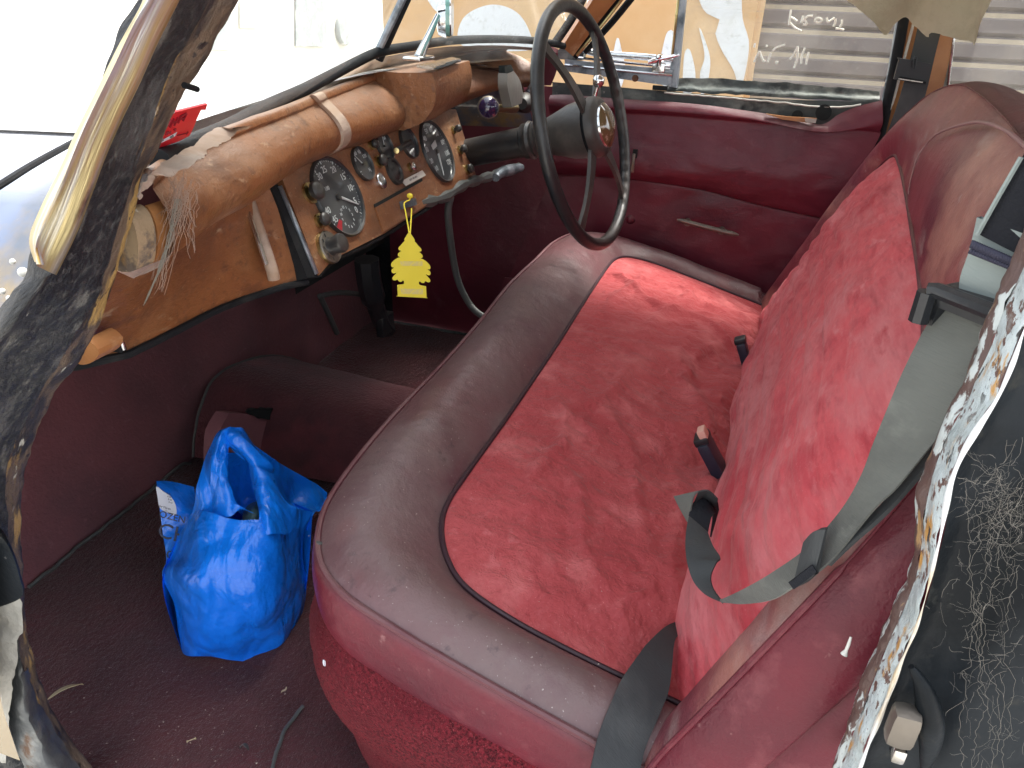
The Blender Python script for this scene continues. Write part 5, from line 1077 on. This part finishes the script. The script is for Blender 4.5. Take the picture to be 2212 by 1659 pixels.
# left flap with lettering and receipt
b = MB(); sheet([[(104, 467, .16), (180, 465, .165), (260, 480, .16), (338, 500, .15)], [(110, 520, .145), (190, 525, .14), (270, 550, .14), (345, 570, .135)], [(125, 640, .13), (200, 650, .12), (270, 660, .115), (340, 680, .10)], [(145, 800, .12), (200, 810, .11), (250, 820, .10), (300, 830, .09)], [(165, 940, .10), (190, 950, .09), (220, 950, .085), (260, 950, .08)], [(150, 1060, .08), (200, 1070, .075), (240, 1070, .07), (280, 1070, .06)]], amp=.0025, f=14)
fl = b.build('printed_side', bag)
def bagmat(cx, cy, dep, sc=1., rot=0.):
    o = bagpt(cx, cy, dep); ex = (bagpt(cx+50*math.cos(rot), cy+50*math.sin(rot), dep-.006)-o).normalized(); ey = (bagpt(cx-4, cy-50, dep+.004)-o); ey = (ey-ex*ey.dot(ex)).normalized(); ez = ex.cross(ey)
    mt_ = Matrix((ex, ey, ez)).transposed().to_4x4(); mt_.translation = o; return mt_
b = MB(); b.text('OZEN', .0145, bagmat(203, 690, .100, rot=.25), 'print', .0004); b.text('CH', .033, bagmat(210, 795, .090, rot=.25), 'print', .0004); b.text('C', .018, bagmat(190, 925, .078, rot=.2), 'print', .0004); b.build('printed_lettering', bag)
b = MB(); q = smooth([bagpt(cx, cy, d) for cx, cy, d in [(104, 500, .142), (140, 525, .136), (190, 560, .128), (218, 600, .12), (230, 650, .112), (222, 680, .108), (180, 665, .112), (126, 632, .120), (112, 570, .132)]], 40, True)
b.prism(q, V3((.001, .001, 0)), 'paper'); b.text('for Martin', .0042, bagmat(158, 630, .1105, rot=.28), 'print', .0002)
for k_ in range(4): b.text('8,40', .0035, bagmat(180+4*k_, 545+18*k_, .122-.004*k_, rot=.3), 'print', .0001)
b.build('receipt', bag)
# something pale green inside
M['greenish'] = mat('greenish', (.06, .14, .15), .5, bump=[(30, .003, 4)])
b = MB(); rr_ = [[bagpt(cx, cy, d) for cx, cy, d in row] for row in ([(640, 660, .10), (680, 610, .10), (740, 590, .10), (800, 620, .10)], [(640, 700, .05), (690, 650, .045), (740, 645, .045), (800, 670, .05)], [(650, 760, .03), (700, 740, .03), (740, 740, .03), (800, 750, .03)])]; b.grid(across([smooth(q_, 20) for q_ in rr_], 14), 'greenish')
b.build('wrapped_contents', bag)
# ================================================================ air freshener
af = empty('air_freshener', at(885, 570, Y=.49), 'yellow tree shaped air freshener hanging by a string from the dashboard drawer', 'air freshener')
fq = 800/1896*.5486
YF = .492
AFC = at(885, 570, Y=.49); AFN = V3((-.86, -.50, 0)).normalized()
def tq(cx, cy, y=YF): return at(630.9+fq*cx, 246.9+fq*cy, PL=(AFN.x, AFN.y, 0, AFN.dot(AFC)-(y-YF)))
half = [(0, -55), (14, -40), (36, -5), (50, 20), (44, 32), (56, 40), (80, 70), (104, 95), (108, 112), (92, 122), (82, 124), (100, 140), (116, 158), (112, 176), (96, 186), (120, 196), (150, 215), (178, 245), (184, 268), (172, 284), (150, 282), (160, 290), (180, 305), (182, 325), (164, 340), (136, 330), (150, 350), (176, 380), (172, 400), (150, 404), (130, 395), (120, 410), (96, 414), (80, 400), (70, 410), (76, 436), (128, 446), (134, 456), (134, 545), (126, 552)]
cx0, cy0 = 1096, 1155
def skew(x, y): return (cx0+x+.045*y, cy0+y+.055*x)
pr = [skew(x, y) for x, y in half]+[skew(-x*1.0, y) for x, y in half[::-1][:-1]]
pr = smooth([tq(*p) for p in pr], 260, True)
b = MB(); b.prism(pr, -AFN*.0018, 'yellow'); b.build('tree_card', af)
b = MB(); q = [tq(*skew(x, y), YF-.0006) for x, y in [(-96, 222), (112, 212), (112, 254), (-96, 264)]]; b.prism(q, -AFN*.0004, 'yellow_pale'); b.build('faded_print', af); b = MB(); q = [tq(*skew(x, y), YF-.0006) for x, y in [(-104, 478), (106, 470), (106, 520), (-104, 528)]]; b.prism(q, -AFN*.0004, 'yellow_pale'); b.build('faded_print', af)
b = MB(); p0 = tq(1095, 1148, YF-.002); 
for l in ([(1095, 1148), (1090, 1090), (1062, 930), (1045, 840), (1062, 815), (1095, 800), (1104, 770)], [(1097, 1148), (1104, 1090), (1112, 960), (1115, 880)]):
    q = smooth([at(630.9+fq*x, 246.9+fq*y, Y=YF+.03*(1150-y)/380) for x, y in l], 30); b.tube(q, .0011, 'yellow', 6)
b.lathe(at(885.5, 423, Y=.522), (0, -1, 0), [(-.004, .003), (0, .0045), (.004, .003), (.005, 0)], 'yellow', 12); b.build('string_loop', af)
# ================================================================ cobwebs
def web(bm_, pts, r, mt): bm_.tube(pts, r, mt, 4, cap=False)
b = MB(); rnd = random.Random(3)
for k in range(60):
    x0 = 385+rnd.uniform(-10, 30)+k*.4; t0 = (rnd.uniform(350, 430), rnd.uniform(365, 420)); t1 = (rnd.uniform(330, 425), rnd.uniform(430, 560))
    if k % 3 == 0: t1 = (rnd.uniform(325, 360), rnd.uniform(560, 640))
    pl = []
    for j in range(14):
        t = j/13; px_ = t0[0]+(t1[0]-t0[0])*t+10*noise.noise(V3((k, t*5, 0))); py_ = t0[1]+(t1[1]-t0[1])*t+8*noise.noise(V3((k, t*5, 9)))
        pl.append(at(px_, py_, X=.470+.0006*k))
    web(b, pl, .00016, M['web_red'])
for k in range(12):
    pl = []
    for j in range(18):
        t = j/17; px_ = 385-35*t-40*t*t+(14*(1-t)+1)*noise.noise(V3((k*3, t*4, 0))); py_ = 430+230*t+4*noise.noise(V3((k, t*5, 9))); pl.append(at(px_+ (k-6)*1.2*(1-t), py_, X=.475))
    web(b, pl, .00022, M['web'])
b.build('cobweb', None, keep=True, label='thin cobweb hanging off the near end of the dashboard rail', category='cobweb', group='cobwebs')
b = MB(); rnd = random.Random(11)
for k in range(420):
    cx, cy = rnd.gauss(2135, 48), rnd.uniform(980, 1660)
    if k < 190: cx, cy = rnd.gauss(2170, 30), rnd.gauss(1110, 50)
    if cx > 2212+20: cx = 2212-rnd.random()*60
    edge_x = 2050-(cy-1000)*.27
    if cx < edge_x+38: cx = edge_x+38+rnd.random()*100
    a = rnd.uniform(0, 2*PI); L_n = rnd.uniform(8, 48); pl = []
    for j in range(9):
        cx += math.cos(a)*L_n/9*1.6; cy += math.sin(a)*L_n/9*1.6; a += rnd.gauss(0, .32); pl.append(at(cx, cy, X=.352+.012*noise.noise(V3((cx*.02, cy*.02, k)))))
    web(b, pl, rnd.choice([.00003, .00004, .00007]), M['web'])
for k in range(5):
    x0 = 2085+28*k; pl = []; cx, cy = x0, 1050+40*k
    for j in range(60):
        cx += rnd.gauss(-.5, 5); cy += 10; pl.append(at(cx, cy, X=.354))
    web(b, pl, .00008, M['web'])
b.build('cobweb', None, keep=True, label='dusty cobweb mass spread over the black rear door flank', category='cobweb', group='cobwebs')
# ================================================================ leaves and crumbs
def leaf(pts, w, label, mt='straw', Z=.012, name='dry_leaf', n=20, plane=None, lift=.006):
    q = smooth([plane(*p) for p in pts] if plane else ats(pts, Z=Z), n); A_, B_ = [], []
    for i, p in enumerate(q):
        t = i/(n-1); d = (q[min(i+1, n-1)]-q[max(i-1, 0)]).normalized(); s_ = d.cross(V3((0, 0, 1))).normalized(); ww = w*math.sin(PI*(t*.92+.04))**.7; A_.append(p+s_*ww+V3((0, 0, lift))); B_.append(p-s_*ww)
    b = MB(); b.ribbon(A_, B_, mt, n, 4, .0008); return b.build(name, None, label=label, category='leaf' if 'leaf' in name else 'debris')
leaf([(98, 1520), (125, 1498), (150, 1486), (180, 1481)], .006, 'long curved dry leaf on the carpet by the door frame', Z=.014)
leaf([(404, 1606), (412, 1602), (424, 1598)], .003, 'short split twig on the carpet below the blue bag', name='twig_fragment')
leaf([(608, 1498), (614, 1494), (618, 1489)], .004, 'small brown leaf beside the carpeted seat base', name='dry_leaf')
leaf([(519, 1618), (528, 1610), (536, 1622)], .003, 'dark curled leaf scrap at the bottom of the carpet', mt='cable', name='dry_leaf')
cup = lambda x, y: cu(x, y, .020)
leaf([(786, 1128), (796, 1127), (806, 1131)], .0028, 'pale chip of leaf lying on the near front of the seat cushion', plane=cup, name='dry_leaf', lift=.001)
leaf([(699, 1426), (701, 1434), (702, 1440)], .002, 'white seed flake stuck low on the seat side', plane=lambda x, y: at(x, y, X=.487), name='seed_flake', lift=.001, mt='paper')
leaf([(686, 1170), (690, 1174), (694, 1178)], .003, 'dead fly on the near front corner of the cushion', plane=cup, name='dead_fly', lift=.002, mt='cable')['category'] = 'fly'
b = MB(); rnd = random.Random(5)
def crumb(p, s_):
    s_ *= rnd.uniform(.6, 1.6); q = [p+V3((rnd.uniform(-1, 1), rnd.uniform(-1, 1), rnd.uniform(0, 1)))*s_ for _ in range(4)]
    k = b.m('crumb'); o = len(b.v); b.v += q
    for f_ in ((0, 1, 2), (0, 1, 3), (1, 2, 3), (0, 2, 3)): b.f.append(tuple(o+i for i in f_)); b.mi.append(k); b.flat.append(True)
for k in range(110):
    x, y = rnd.gauss(420, 160), rnd.uniform(1440, 1650)
    if x > 620 or x < 90: continue
    crumb(at(x, y, Z=.010), .0013)
for k in range(150): 
    x, y = rnd.uniform(.52, 1.5), rnd.uniform(.02, .40); crumb(V3((x, y, zc(y)+.024)), .0007)
b.build('crumbs', None, keep=True, weld=False, kind='stuff', label='tiny pale crumbs scattered over carpet and seat')
